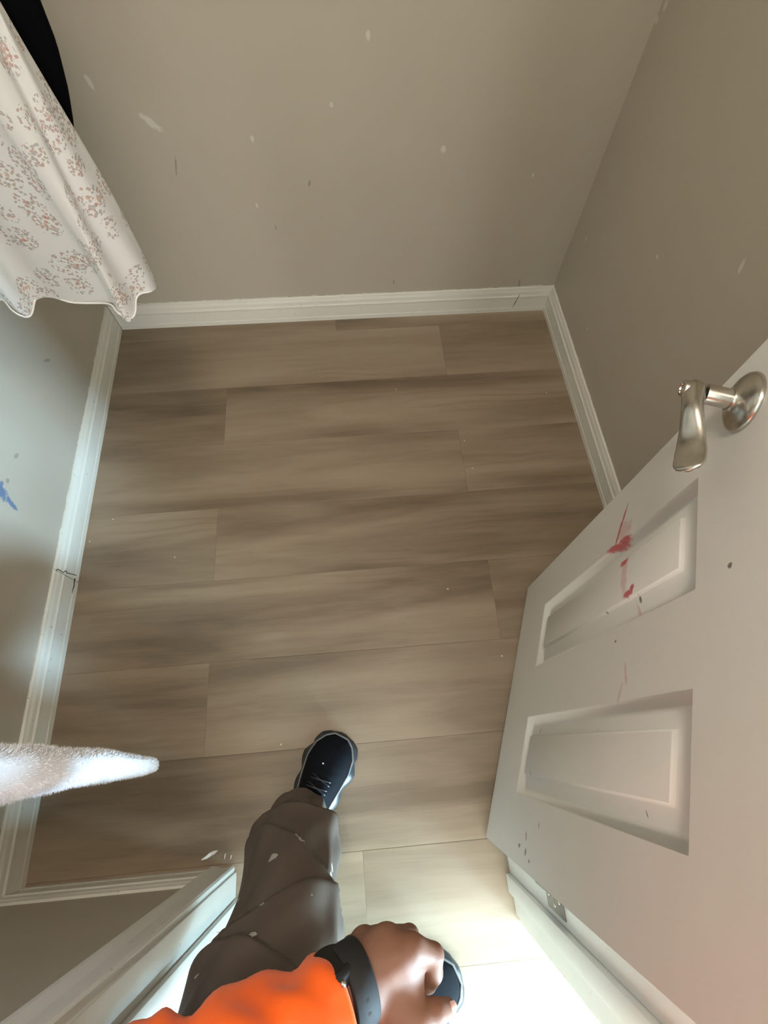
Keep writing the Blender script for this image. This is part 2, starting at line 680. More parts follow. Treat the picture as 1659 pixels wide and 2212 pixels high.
def trouser_mat():
    t = NT('brown_work_trousers')
    co = t.coord('Object')
    w = t.noise(co, 400, 2)
    col = t.mix(t.noise(co, 8, 4), (.088, .066, .052), (.128, .099, .080))
    v = t.n('ShaderNodeTexVoronoi')
    v.inputs['Scale'].default_value = 24
    wob = t.n('ShaderNodeVectorMath', operation='MULTIPLY_ADD')
    nz = t.n('ShaderNodeTexNoise')
    nz.inputs['Scale'].default_value = 60
    t.l(co, nz.inputs['Vector'])
    t.l(nz.outputs['Color'], wob.inputs[0])
    wob.inputs[1].default_value = (.02, .02, .03)
    t.l(co, wob.inputs[2])
    t.l(wob.outputs[0], v.inputs['Vector'])
    sc = t.n('ShaderNodeSeparateColor')
    t.l(v.outputs['Color'], sc.inputs[0])
    m = t.math('LESS_THAN', v.outputs['Distance'], t.math('MULTIPLY', t.math('SUBTRACT', sc.outputs[0], .22), .30))
    col = t.mix(t.math('MULTIPLY', m, .75), col, (.60, .57, .52))
    t.base(col)
    t.bump(w, .15, .0006)
    return t.set(Roughness=.62)


M_TROUSER = trouser_mat()


def skin_mat():
    t = NT('skin')
    co = t.coord('Object')
    col = t.mix(t.noise(co, 24, 4), (.19, .085, .050), (.27, .135, .086))
    sp = t.n('ShaderNodeTexVoronoi')
    sp.inputs['Scale'].default_value = 420
    t.l(co, sp.inputs['Vector'])
    t.base(col)
    t.bump(sp.outputs['Distance'], .12, .0005)
    return t.set(Roughness=.6, Subsurface_Weight=.05, Subsurface_Radius=(.008, .003, .002))


M_SKIN = skin_mat()
M_NAIL = plain('finger_nail', (.66, .42, .36), .3, vary=.04)


def orange_mat():
    t = NT('orange_high_visibility_fabric')
    co = t.coord('Object')
    t.base(t.mix(t.noise(co, 20, 4), (.95, .10, .002), (1.0, .16, .004)))
    t.bump(t.noise(co, 500, 2), .2, .0006)
    return t.set(Roughness=.8, Sheen_Weight=.2)


M_ORANGE = orange_mat()
M_SHOE = plain('black_shoe_mesh', (.0045, .006, .009), .8, vary=.3, scale=300, bump=.3)
M_SHOE.node_tree.nodes['Principled BSDF'].inputs['Specular IOR Level'].default_value = .12


def sole_mat():
    t = NT('dusty_black_rubber')
    co = t.coord('Object')
    t.base(t.mix(t.noise(co, 35, 4, .65), (.010, .012, .015), (.050, .055, .062)))
    return t.set(Roughness=.38)


M_SOLE = sole_mat()
M_WELT = plain('grey_rubber_edge', (.16, .17, .18), .4, vary=.3, scale=60)
M_LACE = plain('black_lace', (.012, .014, .018), .35, vary=.2, scale=200)
M_STRAP = plain('black_rubber_strap', (.010, .010, .011), .75, vary=.15, scale=90)
M_WATCHGLASS = plain('watch_glass', (.006, .006, .007), .25)
M_HAIR = plain('dark_hair', (.018, .013, .010), .5, vary=.3, scale=200)
M_PLASTER = plain('dried_white_paint', (.82, .81, .77), .6)
M_WOODROD = plain('pale_wood_rod', (.55, .42, .28), .5, vary=.12, scale=40)

# ------------------------------------------------------------------ structure
BL = (-0.829, 1.436)
BR = (0.733, 1.420)
FR = (0.759, -0.243)
FL = (-0.829, -0.243)
WZ = 2.44
YH = -0.372         # hall face of the door wall
JL, JR = -0.344, 0.277
DOOR_TOP = 2.06

wall_back = prism_wall('wall_back', [BL, BR, (BR[0] + .1, BR[1] + .1), (BL[0] - .1, BL[1] + .1)], -.02, WZ, M_WB)
tag(wall_back, 'taupe painted back wall with small white scuffs above the floor', 'wall', 'structure')
wall_right = prism_wall('wall_right', [BR, FR, (FR[0] + .1, FR[1]), (BR[0] + .1, BR[1] + .1)], -.02, WZ, M_WR)
tag(wall_right, 'taupe painted wall at the right behind the open white door', 'wall', 'structure')
wall_left = prism_wall('wall_left', [FL, BL, (BL[0] - .1, BL[1] + .1), (FL[0] - .1, FL[1])], -.02, WZ, M_WL)
tag(wall_left, 'left wall washed by cool daylight, with a blue paint smear', 'wall', 'structure')

wf = empty('wall_front')
tag(wf, 'shaded taupe wall beside and above the doorway', 'wall', 'structure')
box('wall_panel', FL[0] - .1, JL - .018, YH, FL[1], -.02, WZ, M_WF, wf)
box('wall_panel', JR + .018, FR[0] + .1, YH, FR[1], -.02, WZ, M_WF, wf)
box('wall_panel', JL - .018, JR + .018, YH, FL[1], DOOR_TOP + .018, WZ, M_WF, wf)

HX0, HX1, HY = -1.5, 2.5, -1.50
wh = empty('wall_hall')
tag(wh, 'pale hallway walls outside the doorway', 'wall', 'structure')
box('wall_panel', HX0 - .1, HX0, HY, YH, -.02, WZ, M_HALL, wh)
box('wall_panel', HX0 - .1, -.80, HY - .1, HY, -.02, WZ, M_HALL, wh)
wr_ = empty('wall_far_room')
tag(wr_, 'pale walls of the bright room beyond the hallway', 'wall', 'structure')
FX, FY = 5.2, -4.4
box('wall_panel', -.90, -.80, FY, HY - .1, -.02, WZ, M_HALL, wr_)
box('wall_panel', FX, FX + .1, FY - .1, HY, -.02, WZ, M_HALL, wr_)
box('wall_panel', HX1 + .1, FX + .1, HY - .1, HY, -.02, WZ, M_HALL, wr_)
box('wall_panel', -.90, -.60, FY - .1, FY, -.02, WZ, M_HALL, wr_)
box('wall_panel', 2.40, 3.20, FY - .1, FY, -.02, WZ, M_HALL, wr_)
box('wall_panel', 4.90, FX + .1, FY - .1, FY, -.02, WZ, M_HALL, wr_)
for xa, xb, zb in ((3.20, 4.90, .03), (-.60, 2.40, .03)):
    box('wall_panel', xa, xb, FY - .1, FY, -.02, zb, M_HALL, wr_)
    box('wall_panel', xa, xb, FY - .1, FY, 2.14, WZ, M_HALL, wr_)
box('wall_panel', HX0 - .1, FL[0] - .1, YH, YH + .1, -.02, WZ, M_HALL, wh)
box('wall_panel', FR[0] + .1, HX1 + .1, YH, YH + .1, -.02, WZ, M_HALL, wh)
box('wall_panel', HX1, HX1 + .1, HY, -1.33, -.02, WZ, M_HALL, wh)
box('wall_panel', HX1, HX1 + .1, -.47, YH, -.02, WZ, M_HALL, wh)
box('wall_panel', HX1, HX1 + .1, -1.33, -.47, 2.08, WZ, M_HALL, wh)
box('ceiling', -1.7, 5.4, -4.6, 1.56, WZ, WZ + .08, M_CEIL)
tag(bpy.data.objects['ceiling'], 'plain white ceiling over the small room and hallway', 'ceiling', 'structure')

# glazed door closing the right end of the hall
M_GLASS = NT('window_glass')
tr = M_GLASS.n('ShaderNodeBsdfTransparent')
gl = M_GLASS.n('ShaderNodeBsdfGlossy')
gl.inputs['Roughness'].default_value = .02
mx = M_GLASS.n('ShaderNodeMixShader')
mx.inputs[0].default_value = .06
M_GLASS.l(tr.outputs[0], mx.inputs[1])
M_GLASS.l(gl.outputs[0], mx.inputs[2])
M_GLASS.l(mx.outputs[0], M_GLASS.t.nodes['Material Output'].inputs[0])
M_GLASS = M_GLASS.m
w1 = empty('window_1', (HX1 + .05, -.90, 0))
tag(w1, 'tall glazed opening at the bright end of the hallway', 'window', 'structure')
for y0, y1, z0, z1 in ((-.43, -.39, 0, 2.08), (.39, .43, 0, 2.08), (-.39, .39, 0, .20), (-.39, .39, 2.02, 2.08), (-.39, .39, 1.08, 1.12)):
    box('window_frame', -.03, .03, y0, y1, z0, z1, M_TRIM, w1, .003)
for z0, z1 in ((.20, 1.08), (1.12, 2.02)):
    box('pane', -.004, .004, -.39, .39, z0, z1, M_GLASS, w1)

w2 = empty('added_window_2', (4.05, FY - .05, 0))  # unseen glazing added around the low side light
tag(w2, 'added unseen glazed doors of the room beyond the hallway', 'window', 'structure')
for x0, x1, z0, z1 in ((-.85, -.81, .03, 2.14), (.81, .85, .03, 2.14), (-.81, .81, .03, .07), (-.81, .81, 2.10, 2.14), (-.015, .015, .07, 2.10)):
    box('window_frame', x0, x1, -.03, .03, z0, z1, M_TRIM, w2, .003)
for x0, x1 in ((-.81, -.015), (.015, .81)):
    box('pane', x0, x1, -.004, .004, .07, 2.10, M_GLASS, w2)

w3 = empty('added_window_3', (.90, FY - .05, 0))  # unseen glazing added for the fill light behind the person
tag(w3, 'added unseen wide glazed doors in the room behind the person', 'window', 'structure')
for x0, x1, z0, z1 in ((-1.5, -1.46, .03, 2.14), (1.46, 1.5, .03, 2.14), (-1.46, 1.46, .03, .07), (-1.46, 1.46, 2.10, 2.14), (-.515, -.485, .07, 2.10), (.485, .515, .07, 2.10)):
    box('window_frame', x0, x1, -.03, .03, z0, z1, M_TRIM, w3, .003)
for x0, x1 in ((-1.46, -.515), (-.485, .485), (.515, 1.46)):
    box('pane', x0, x1, -.004, .004, .07, 2.10, M_GLASS, w3)

# ---- floor of vinyl planks
floor = box('floor', -1.6, 5.3, -4.5, 1.55, -.12, -.0062, M_WOOD)
tag(floor, 'greige oak vinyl plank floor running from hallway into the room', 'floor', 'structure')
PW, PL, G = .2266, 1.52, .00012


def plank(x0, x1, y0, y1):
    cx, cy = (x0 + x1) / 2, (y0 + y1) / 2
    a, b = (x1 - x0) / 2 - G, (y1 - y0) / 2 - G
    e, c = .0009, .0004
    dz = random.uniform(-.00035, .00025)
    v = []
    for ax, by, z in ((a, b, -.006), (a, b, -c), (a - e, b - e, 0)):
        v += [(-ax, -by, z), (ax, -by, z), (ax, by, z), (-ax, by, z)]
    f = [(8, 9, 10, 11)]
    for k in (0, 4):
        for i in range(4):
            j = (i + 1) % 4
            f.append((k + i, k + j, k + 4 + j, k + 4 + i))
    o = mk('plank', v, f, M_WOOD, floor, loc=(cx, cy, dz))
    return o


row_joint = {7: -.05, 6: .325, 5: -.429, 4: .330, 3: -.435, 2: .352, 1: -.434, 0: .36, -1: -.055, -2: .324, -3: -.43, -4: .33, -5: -.1, -6: .3}
for k, jx in row_joint.items():
    y0 = -.2250 + PW * (k - 0)
    y1 = y0 + PW
    lo_, hi_ = (-.828, .757) if k >= 0 else (-1.5, 2.5)
    y1 = min(y1, 1.437)
    if y0 < HY:
        y0 = HY
    if y1 - y0 < .01:
        continue
    xs = [jx + PL * i for i in range(-3, 4)]
    for a, b in zip(xs[:-1], xs[1:]):
        a2, b2 = max(a, lo_), min(b, hi_)
        if b2 - a2 > .02:
            plank(a2, b2, y0, y1)

# ---- baseboards
BP = [(0, 0), (.0125, 0), (.0125, .016), (.0112, .019), (.0112, .060), (.0128, .0635), (.0128, .068), (.0098, .072), (.0088, .084), (.0058, .092), (.0050, .0975), (.0015, .100), (0, .100)]
bb = run_profile('baseboard_back', BL, BR, (0, -1), BP, M_BASE, None, 1, 1, 40, .0006)
tag(bb, 'scuffed cream white moulded baseboard along the back wall', 'baseboard', 'structure')
bb = run_profile('baseboard_right', BR, FR, (-1, 0), BP, M_BASE, None, 1, 1, 40, .0006)
tag(bb, 'cream white moulded baseboard along the right wall, running behind the door', 'baseboard', 'structure')
bl = empty('baseboard_left')
tag(bl, 'bluish white baseboard along the left wall with a cracked splice', 'baseboard', 'structure')
run_profile('baseboard_length', (FL[0], .490), BL, (1, 0), BP, M_BASE, bl, -.7, 1, 24, .0006)
run_profile('baseboard_length', FL, (FL[0], .4885), (1, 0), [(d + (.001 if d > 0 else 0), z * 1.02) for d, z in BP], M_BASE, bl, 1, .7, 18, .0006)
# split along the bead of the near length
v, f = tube_vf([(FL[0] + .0132, .485 - .045 * i / 6 + .001, .019 + .0012 * math.sin(i * 1.7)) for i in range(7)], [.0012, .0016, .0012, .0014, .0010, .0008, .0002], 6)
mk('crack', v, f, M_GAP, bl)
# jagged open splice across the left baseboard
jag = [(d + .0006, z) for d, z in BP[2:11]]
v, f = tube_vf([(FL[0] + d, .4895 + .0035 * math.sin(i * 2.1) + (.0045 - .001 * i), z) for i, (d, z) in enumerate(jag)], .0011, 6)
mk('crack', v, f, M_GAP, bl)
# open mitre in the back-left corner and a scratch on the back baseboard
v, f = tube_vf([(BL[0] + d, BL[1] - d, z) for d, z in [(q[0] + .0002, q[1]) for q in BP[1:12]]], .0010, 6)
mk('mitre_gap', v, f, M_GAP, bpy.data.objects['baseboard_back'])
v, f = tube_vf([(.602 + .012 * i / 5, 1.4084, .018 + .062 * i / 5) for i in range(6)], [.0003, .0008, .0012, .0008, .0010, .0003], 6)
mk('scratch', v, f, M_GAP, bpy.data.objects['baseboard_back'])
bb = run_profile('baseboard_front', FL, (JL - .062, FL[1]), (0, 1), BP, M_BASE, None, 1, 0, 12, .0006)
tag(bb, 'shaded white baseboard on the short wall left of the doorway', 'baseboard', 'structure')

# ---- door frame
CASP = [(.0, .0), (.0, .011), (.004, .014), (.012, .0145), (.016, .012), (.030, .0125), (.046, .017), (.052, .0175), (.057, .015), (.057, 0)]   # across the width, proud of the wall


def casing(parent, xin, side, z1):
    """vertical casing: runs from the opening outwards (side -1 left / +1 right) on the room face"""
    v = []
    for z in (0.0005, z1):
        for w, d in CASP:
            v.append((xin + side * w, FL[1] + d, z))
    k = len(CASP)
    f = [(i, (i + 1) % k, k + (i + 1) % k, k + i) for i in range(k)] + [tuple(range(k))[::-1], tuple(range(k, 2 * k))]
    o = mk('casing', v, f, M_TRIM, parent)
    bm = bmesh.new()
    bm.from_mesh(o.data)
    bmesh.ops.recalc_face_normals(bm, faces=bm.faces[:])
    bm.to_mesh(o.data)
    bm.free()
    return o


def hall_casing(parent, x0, x1, z1):
    return box('casing', x0, x1, YH - .014, YH, .0005, z1, M_TRIM, parent, .003)


tj = empty('trim_1')
tag(tj, 'left door jamb with stop and casing, its inner face lit bright by daylight', 'door frame', 'structure')
box('jamb', JL - .018, JL, YH - .001, FL[1] + .002, .0005, DOOR_TOP, M_TRIM, tj, .0012)
box('door_stop', JL, JL + .0105, -.330, -.290, .006, DOOR_TOP, M_TRIM, tj, .002)
casing(tj, JL - .005, -1, DOOR_TOP + .06)
hall_casing(tj, JL - .062, JL - .005, DOOR_TOP + .06)
pm = [(-.302, .179), (-.305, .164), (-.315, .173), (-.322, .140), (-.317, .115), (-.321, .125)]
v, f = tube_vf([(JL + .0106, y_ - .002, z_) for y_, z_ in pm], .0007, 6)
mk('pencil_mark', v, f, plain('pencil_grey', (.25, .25, .25), .7), tj)
# strike plate
box('strike_plate', JL, JL + .0015, -.282, -.252, .905, .965, M_STEEL, tj, .0006)

tk = empty('trim_2')
tag(tk, 'right door jamb with stop and casing beside the open door', 'door frame', 'structure')
box('jamb', JR, JR + .018, YH - .001, FL[1] + .002, .0005, DOOR_TOP, M_TRIM, tk, .0012)
box('door_stop', JR - .0105, JR, -.330, -.294, .006, DOOR_TOP, M_TRIM, tk, .002)
casing(tk, JR + .005, 1, DOOR_TOP + .06)
hall_casing(tk, JR + .005, JR + .062, DOOR_TOP + .06)

th = empty('trim_3')
tag(th, 'head jamb and casing above the doorway', 'door frame', 'structure')
box('jamb', JL - .018, JR + .018, YH - .001, FL[1] + .002, DOOR_TOP, DOOR_TOP + .018, M_TRIM, th, .0012)
box('door_stop', JL, JR, -.330, -.292, DOOR_TOP - .0105, DOOR_TOP, M_TRIM, th, .002)
box('casing', JL - .062, JR + .062, FL[1], FL[1] + .016, DOOR_TOP + .0605, DOOR_TOP + .117, M_TRIM, th, .003)

# ---- the open six-panel door; local x = away from the visible face, y = along from hinge, z = up
DT = .035
DL = .620
DH = 2.03
DZ = .012
door = empty('door_1', (.232, -.220, 0), -math.radians(20.49))
tag(door, 'open white six-panel door with lever handle and red smears', 'door', 'structure')
cols = [(.111, .260), (.368, .515)]
rows = [(.222, .850), (1.035, 1.610), (1.715, 1.925)]
ys = sorted([0, DL] + [q for c in cols for q in c])
zs = sorted([DZ, DZ + DH] + [q for r in rows for q in r])


def is_panel(y, z):
    return any(a < y < b for a, b in cols) and any(a < z < b for a, b in rows)


v, f = [], []
vi = {}


def vid_(x, y, z):
    key = (round(x, 5), round(y, 5), round(z, 5))
    if key not in vi:
        vi[key] = len(v)
        v.append((x, y, z))
    return vi[key]


for i in range(len(ys) - 1):
    for j in range(len(zs) - 1):
        if is_panel((ys[i] + ys[i + 1]) / 2, (zs[j] + zs[j + 1]) / 2):
            continue
        q = [(ys[i], zs[j]), (ys[i + 1], zs[j]), (ys[i + 1], zs[j + 1]), (ys[i], zs[j + 1])]
        f.append([vid_(0, a, b) for a, b in q][::-1])
        f.append([vid_(DT, a, b) for a, b in q])
for i in range(len(ys) - 1):
    f.append([vid_(0, ys[i], zs[0]), vid_(0, ys[i + 1], zs[0]), vid_(DT, ys[i + 1], zs[0]), vid_(DT, ys[i], zs[0])][::-1])
    f.append([vid_(0, ys[i], zs[-1]), vid_(0, ys[i + 1], zs[-1]), vid_(DT, ys[i + 1], zs[-1]), vid_(DT, ys[i], zs[-1])])
for j in range(len(zs) - 1):
    f.append([vid_(0, 0, zs[j]), vid_(0, 0, zs[j + 1]), vid_(DT, 0, zs[j + 1]), vid_(DT, 0, zs[j])][::-1])
    f.append([vid_(0, DL, zs[j]), vid_(0, DL, zs[j + 1]), vid_(DT, DL, zs[j + 1]), vid_(DT, DL, zs[j])])
o = mk('slab', v, f, M_DOOR, door)
bm = bmesh.new()
bm.from_mesh(o.data)
bmesh.ops.recalc_face_normals(bm, faces=bm.faces[:])
bm.to_mesh(o.data)
bm.free()
PP = [(0, 0), (.0012, .0006), (.004, .0042), (.008, .0108), (.0105, .0130), (.0135, .0132), (.017, .0120), (.028, .0085), (.0362, .0064), (.0372, .0058), (.0392, .0016), (.0405, .0010)]
for face in (0, 1):
    for (a, b) in cols:
        for (c, d) in rows:
            v, f = [], []
            for t, dep in PP:
                x = dep if face == 0 else DT - dep
                v += [(x, a + t, c + t), (x, b - t, c + t), (x, b - t, d - t), (x, a + t, d - t)]
            for k in range(len(PP) - 1):
                for i in range(4):
                    j = (i + 1) % 4
                    q = [4 * k + i, 4 * k + j, 4 * k + 4 + j, 4 * k + 4 + i]
                    f.append(q[::-1] if face == 0 else q)
            k = 4 * (len(PP) - 1)
            q = [k, k + 1, k + 2, k + 3]
            f.append(q[::-1] if face == 0 else q)
            mk('panel', v, f, M_DOOR, door, smooth=True)
            auto(bpy.context.scene.objects[-1] if False else door.children[-1], 24)


# lever handle
def lever(face):
    s = -1 if face == 0 else 1
    x0 = 0 if face == 0 else DT
    hy, hz = .562, .938
    h = empty('handle')
    h.parent = door
    h['label'] = 'brushed nickel lever handle'
    X = (s, 0, 0)
    lathe('rosette', [(.0335, 0), (.0338, .002), (.0325, .005), (.028, .0085), (.021, .0115), (.0155, .0135), (.0135, .016), (.0128, .018)], (x0, hy, hz), X, M_METAL, h, 64)
    lathe('neck', [(.0112, .012), (.0112, .043), (.0108, .044)], (x0, hy, hz), X, M_METAL, h, 40)
    # hub + paddle swept towards the hinge side, with a wave in height and a spoon-shaped end
    pth, rad = [], []
    for i in range(33):
        t = i / 32
        yy = hy + .012 - .118 * t
        wave = .0045 * math.sin(t * 7.4 - .4) * min(1, t * 3)
        xx = x0 + s * (.0545 + .002 * t + wave * .7)
        zz = hz - .003 * t + wave
        w = np.interp(t, [0, .06, .14, .3, .5, .75, .9, .97, 1], [.006, .0115, .0122, .0108, .0122, .0158, .0160, .0120, .004])
        th_ = np.interp(t, [0, .06, .14, .3, .5, .8, .97, 1], [.006, .0115, .0120, .0085, .0055, .0042, .0036, .002])
        pth.append((xx, yy, zz))
        rad.append((th_, w))
    v, f = tube_vf(pth, rad, 32, True, ((s * .72, 0, .69), 1))
    mk('lever', v, f, M_METAL, h, smooth=True)
    lathe('end_cap', [(.0095, .060), (.0095, .0668), (.0088, .0680), (.0060, .0684), (.0056, .0668), (.003, .0664)], (x0, hy + .001, hz), X, M_METAL, h, 36)


lever(0)
lever(1)
box('latch_plate', .006, .029, DL - .0005, DL + .0012, .908, .968, M_STEEL, door, .0005)
for hz in (.305, 1.02, 1.72):
    hg = empty('hinge', (DT + .003, -.012, hz))
    hg.parent = door
    hg['label'] = 'dull steel door hinge'
    for k in range(5):
        lathe('knuckle', [(.0052, .0178 * k + .0006), (.0056, .0178 * k + .0012), (.0056, .0178 * k + .0168), (.0052, .0178 * k + .0174)], (0, 0, 0), (0, 0, 1), M_STEEL, hg, 16)
    box('leaf', -.030, -.002, .0104, .0125, 0, .089, M_STEEL, hg, .0004)
# hinge leaves let into the jamb (they belong to the frame side)
for hz in (.305, 1.02, 1.72):
    lf = box('hinge_leaf', JR - .0022, JR - .0002, -.2835, -.2480, hz, hz + .089, M_STEEL, tk, .0004)
    for k in range(3):
        lathe('screw', [(.0034, 0), (.0030, .0008), (.0006, .0010)], (JR - .0022, -.262 - .010 * (k % 2), hz + .016 + .028 * k), (-1, 0, 0), M_METAL, lf, 14)

# small fill lamps added on the ceilings of the room and the hall
M_FILL_LAMP = NT('fill_lamp_glow')
M_FILL_LAMP.base((.9, .85, .75))
M_FILL_LAMP.set(Emission_Color=(1, .84, .62, 1), Emission_Strength=6.0)
M_FILL_LAMP = M_FILL_LAMP.m


def fill_lamp(x, y, label, power):
    c = empty('fill_lamp', (x, y, WZ))
    tag(c, label, 'lamp', None, None)
    lathe('fill_lamp_base', [(.10, -.0005), (.10, -.022), (.092, -.026)], (0, 0, 0), (0, 0, 1), M_STEEL, c, 40)
    lathe('fill_lamp_shade', [(.090, -.024), (.105, -.045), (.098, -.075), (.070, -.098), (.03, -.108), (.002, -.110)], (0, 0, 0), (0, 0, 1), M_FILL_LAMP, c, 40)
    l = bpy.data.lights.new('fill_light', 'AREA')
    l.shape = 'DISK'
    l.size = .34
    l.energy = power
    l.color = (1, .88, .72)
    o = bpy.data.objects.new('fill_light', l)
    COL.objects.link(o)
    o.parent = c
    o.location = (0, 0, -.125)


fill_lamp(-.05, .10, 'added unseen round ceiling fill lamp in the small room', FILL_ROOM)
fill_lamp(.45, -1.0, 'added unseen round ceiling fill lamp in the hallway', FILL_HALL)

# ------------------------------------------------------------------ hanging clothes
ROD_X, ROD_Z = -.575, 1.66
rod = empty('closet_rod', (ROD_X, 0, ROD_Z))
tag(rod, 'wooden clothes rod spanning the left side of the room', 'rod')
v, f = tube_vf([(0, FL[1] + .004, 0), (0, 1.430, 0)], .016, 20)
mk('rod', v, f, M_WOODROD, rod, smooth=True)
for yy in (FL[1], 1.424):
    lathe('rod_socket', [(.030, 0), (.030, .008), (.022, .009)], (0, yy, 0), (0, 1, 0), M_STEEL, rod, 24)


def hanger(y, half, zs_, parent):
    pts = [(ROD_X, y + .002, ROD_Z + .019)]
    hook = [(ROD_X + .019 * math.cos(a), y, ROD_Z + .019 * math.sin(a)) for a in np.linspace(math.radians(200), math.radians(-70), 14)]
    path = hook + [(ROD_X, y, ROD_Z - .04), (ROD_X, y, zs_ + .045)]
    v, f = tube_vf(path, .0016, 8)
    sh = [(ROD_X - half, y, zs_ - .02), (ROD_X - half * .5, y, zs_ + .022), (ROD_X, y, zs_ + .047), (ROD_X + half * .5, y, zs_ + .022), (ROD_X + half, y, zs_ - .02), (ROD_X, y, zs_ - .025), (ROD_X - half, y, zs_ - .02)]
    v2, f2 = tube_vf(sh, .0022, 8)
    k = len(v)
    return mk('hanger', v + v2, list(f) + [tuple(i + k for i in q) for q in f2], M_STEEL, parent, smooth=True)


# floral dress: a closed wavy sheet, hem at 0.70 m
dress = empty('floral_dress', (ROD_X, .80, .70))
tag(dress, 'white floral print dress hanging at upper left', 'dress')
hem = [(-.79, .865), (-.70, .850), (-.60, .862), (-.50, .848), (-.42, .852), (-.372, .846), (-.3635, .815), (-.3645, .792), (-.384, .778), (-.388, .748), (-.398, .733), (-.414, .740), (-.440, .770), (-.511, .784), (-.545, .797), (-.567, .788), (-.575, .760), (-.586, .750), (-.602, .758), (-.640, .800), (-.69, .795), (-.715, .765), (-.74, .77), (-.775, .81)]
hemc = catmull(hem, 220, True)
nz_ = 60
v, uvs = [], []
arc = np.concatenate([[0], np.cumsum(np.linalg.norm(np.diff(hemc, axis=0), axis=1))])
for i in range(nz_ + 1):
    t = i / nz_
    z = .70 + t * .82
    w = max(0, (t - .55) / .45) ** 1.5          # blend to the shoulders
    flat = 1 - .55 * min(1, t * 1.3)
    for j, (x, y) in enumerate(hemc):
        ym = .800 + (y - .800) * flat
        xm = -.578 + (x + .578) * (1 - .10 * t)
        ang = math.atan2((y - .80) * 3.5, x + .578)
        xs_ = -.578 + .19 * math.cos(ang) * (1 - .45 * max(0, (t - .9) / .1))
        ysd = .800 + .018 * math.sin(ang)
        X_ = xm * (1 - w) + xs_ * w
        Y_ = ym * (1 - w) + ysd * w
        X_ += .004 * math.sin(z * 11 + j * .11) * (1 - w)
        Y_ += .006 * math.sin(z * 9 + j * .13) * (1 - w)
        zz = z + (.006 * math.sin(j * .2) if i == 0 else 0)
        if i > nz_ - 3:
            zz -= .05 * abs(X_ - ROD_X) / .19
        v.append((X_ - ROD_X, Y_ - .80, zz - .70))
        uvs.append((arc[min(j, len(arc) - 1)], z))
n = len(hemc)
f = [(i * n + j, i * n + (j + 1) % n, (i + 1) * n + (j + 1) % n, (i + 1) * n + j) for i in range(nz_) for j in range(n)]
o = mk('dress_cloth', v, f, M_FLORAL, dress, smooth=True)
ul = o.data.uv_layers.new(name='UVMap')
for lp in o.data.loops:
    a = uvs[lp.vertex_index]
    ul.data[lp.index].uv = a
v, f = tube_vf([(hemc[j % n][0] - ROD_X, hemc[j % n][1] - .80, .003 + .006 * math.sin((j % n) * .2)) for j in range(0, n + 1, 2)], .0016, 6, False)
o = mk('hem', v, f, plain('white_cotton_thread', (.86, .86, .85), .8), dress, smooth=True)
hg = hanger(.80, .18, 1.525, None)
hg.parent = dress
hg.matrix_parent_inverse = Matrix.Translation((-ROD_X, -.80, -.70))

# black jacket behind the dress
jk = empty('black_jacket', (ROD_X, .95, .80))
tag(jk, 'black garment hanging behind the floral dress', 'jacket')
outl = [(-.40, .855), (-.425, .895), (-.408, .945), (-.393, 1.002), (-.3885, 1.052), (-.388, 1.12), (-.392, 1.25), (-.40, 1.38), (-.42, 1.46)]
v, f = [], []
SEG = 48
for i, t in enumerate(np.linspace(0, 1, 44)):
    z = .86 + t * .64
    xe = np.interp(z, [.86, .895, .945, 1.002, 1.052, 1.12, 1.25, 1.40, 1.47, 1.50], [-.445, -.4255, -.4075, -.393, -.3885, -.387, -.389, -.40, -.44, -.50])
    hw = xe - ROD_X
    th_ = np.interp(z, [.86, .95, 1.3, 1.5], [.030, .042, .05, .03])
    for s in range(SEG):
        w = 2 * math.pi * s / SEG
        cx = math.copysign(abs(math.cos(w)) ** .7, math.cos(w))
        sy = math.copysign(abs(math.sin(w)) ** .8, math.sin(w))
        v.append((hw * cx, th_ * sy * (1 + .15 * math.sin(w * 5 + z * 6)), z - .80))
for i in range(43):
    for s in range(SEG):
        q = (s + 1) % SEG
        f.append((i * SEG + s, i * SEG + q, (i + 1) * SEG + q, (i + 1) * SEG + s))
f.append(tuple(range(SEG))[::-1])
f.append(tuple(range(43 * SEG, 44 * SEG)))
mk('jacket_cloth', v, f, M_BLACKCLOTH, jk, smooth=True)
hg = hanger(.95, .16, 1.50, None)
hg.parent = jk
hg.matrix_parent_inverse = Matrix.Translation((-ROD_X, -.95, -.80))

# white fleece robe, seen edge-on from above
rb_ = empty('fleece_robe', (ROD_X, .004, .49))
tag(rb_, 'fluffy white fleece robe hanging at lower left, seen edge-on', 'robe')
zk = [.489, .497, .510, .56, .645, .757, .80, .86, 1.0, 1.2, 1.38, 1.46]
ylo = [-.015, -.0175, -.0185, -.0195, -.0215, -.0245, -.030, -.033, -.034, -.034, -.030, -.015]
yhi = [.006, .009, .0115, .0175, .0265, .0295, .0325, .0375, .039, .039, .034, .018]
xe_ = [-.358, -.350, -.347, -.348, -.350, -.350, -.351, -.352, -.355, -.362, -.39, -.45]
V, Fc = [], []
SEG = 96
ZS = np.concatenate([np.linspace(.489, .53, 10), np.linspace(.54, 1.46, 90)])
for z in ZS:
    a, b, xe = np.interp(z, zk, ylo), np.interp(z, zk, yhi), np.interp(z, zk, xe_)
    hw = xe - ROD_X
    for s in range(SEG):
        w = 2 * math.pi * s / SEG
        cx = math.copysign(abs(math.cos(w)) ** .35, math.cos(w))
        sy = math.copysign(abs(math.sin(w)) ** .6, math.sin(w))
        rip = 1 + .05 * math.sin(z * 40 + w * 3) + .05 * math.sin(z * 95 - w * 2)
        V.append((hw * cx, (a + b) / 2 + (b - a) / 2 * sy * rip - .004, z - .49))
V = np.array(V)
nr = len(ZS)
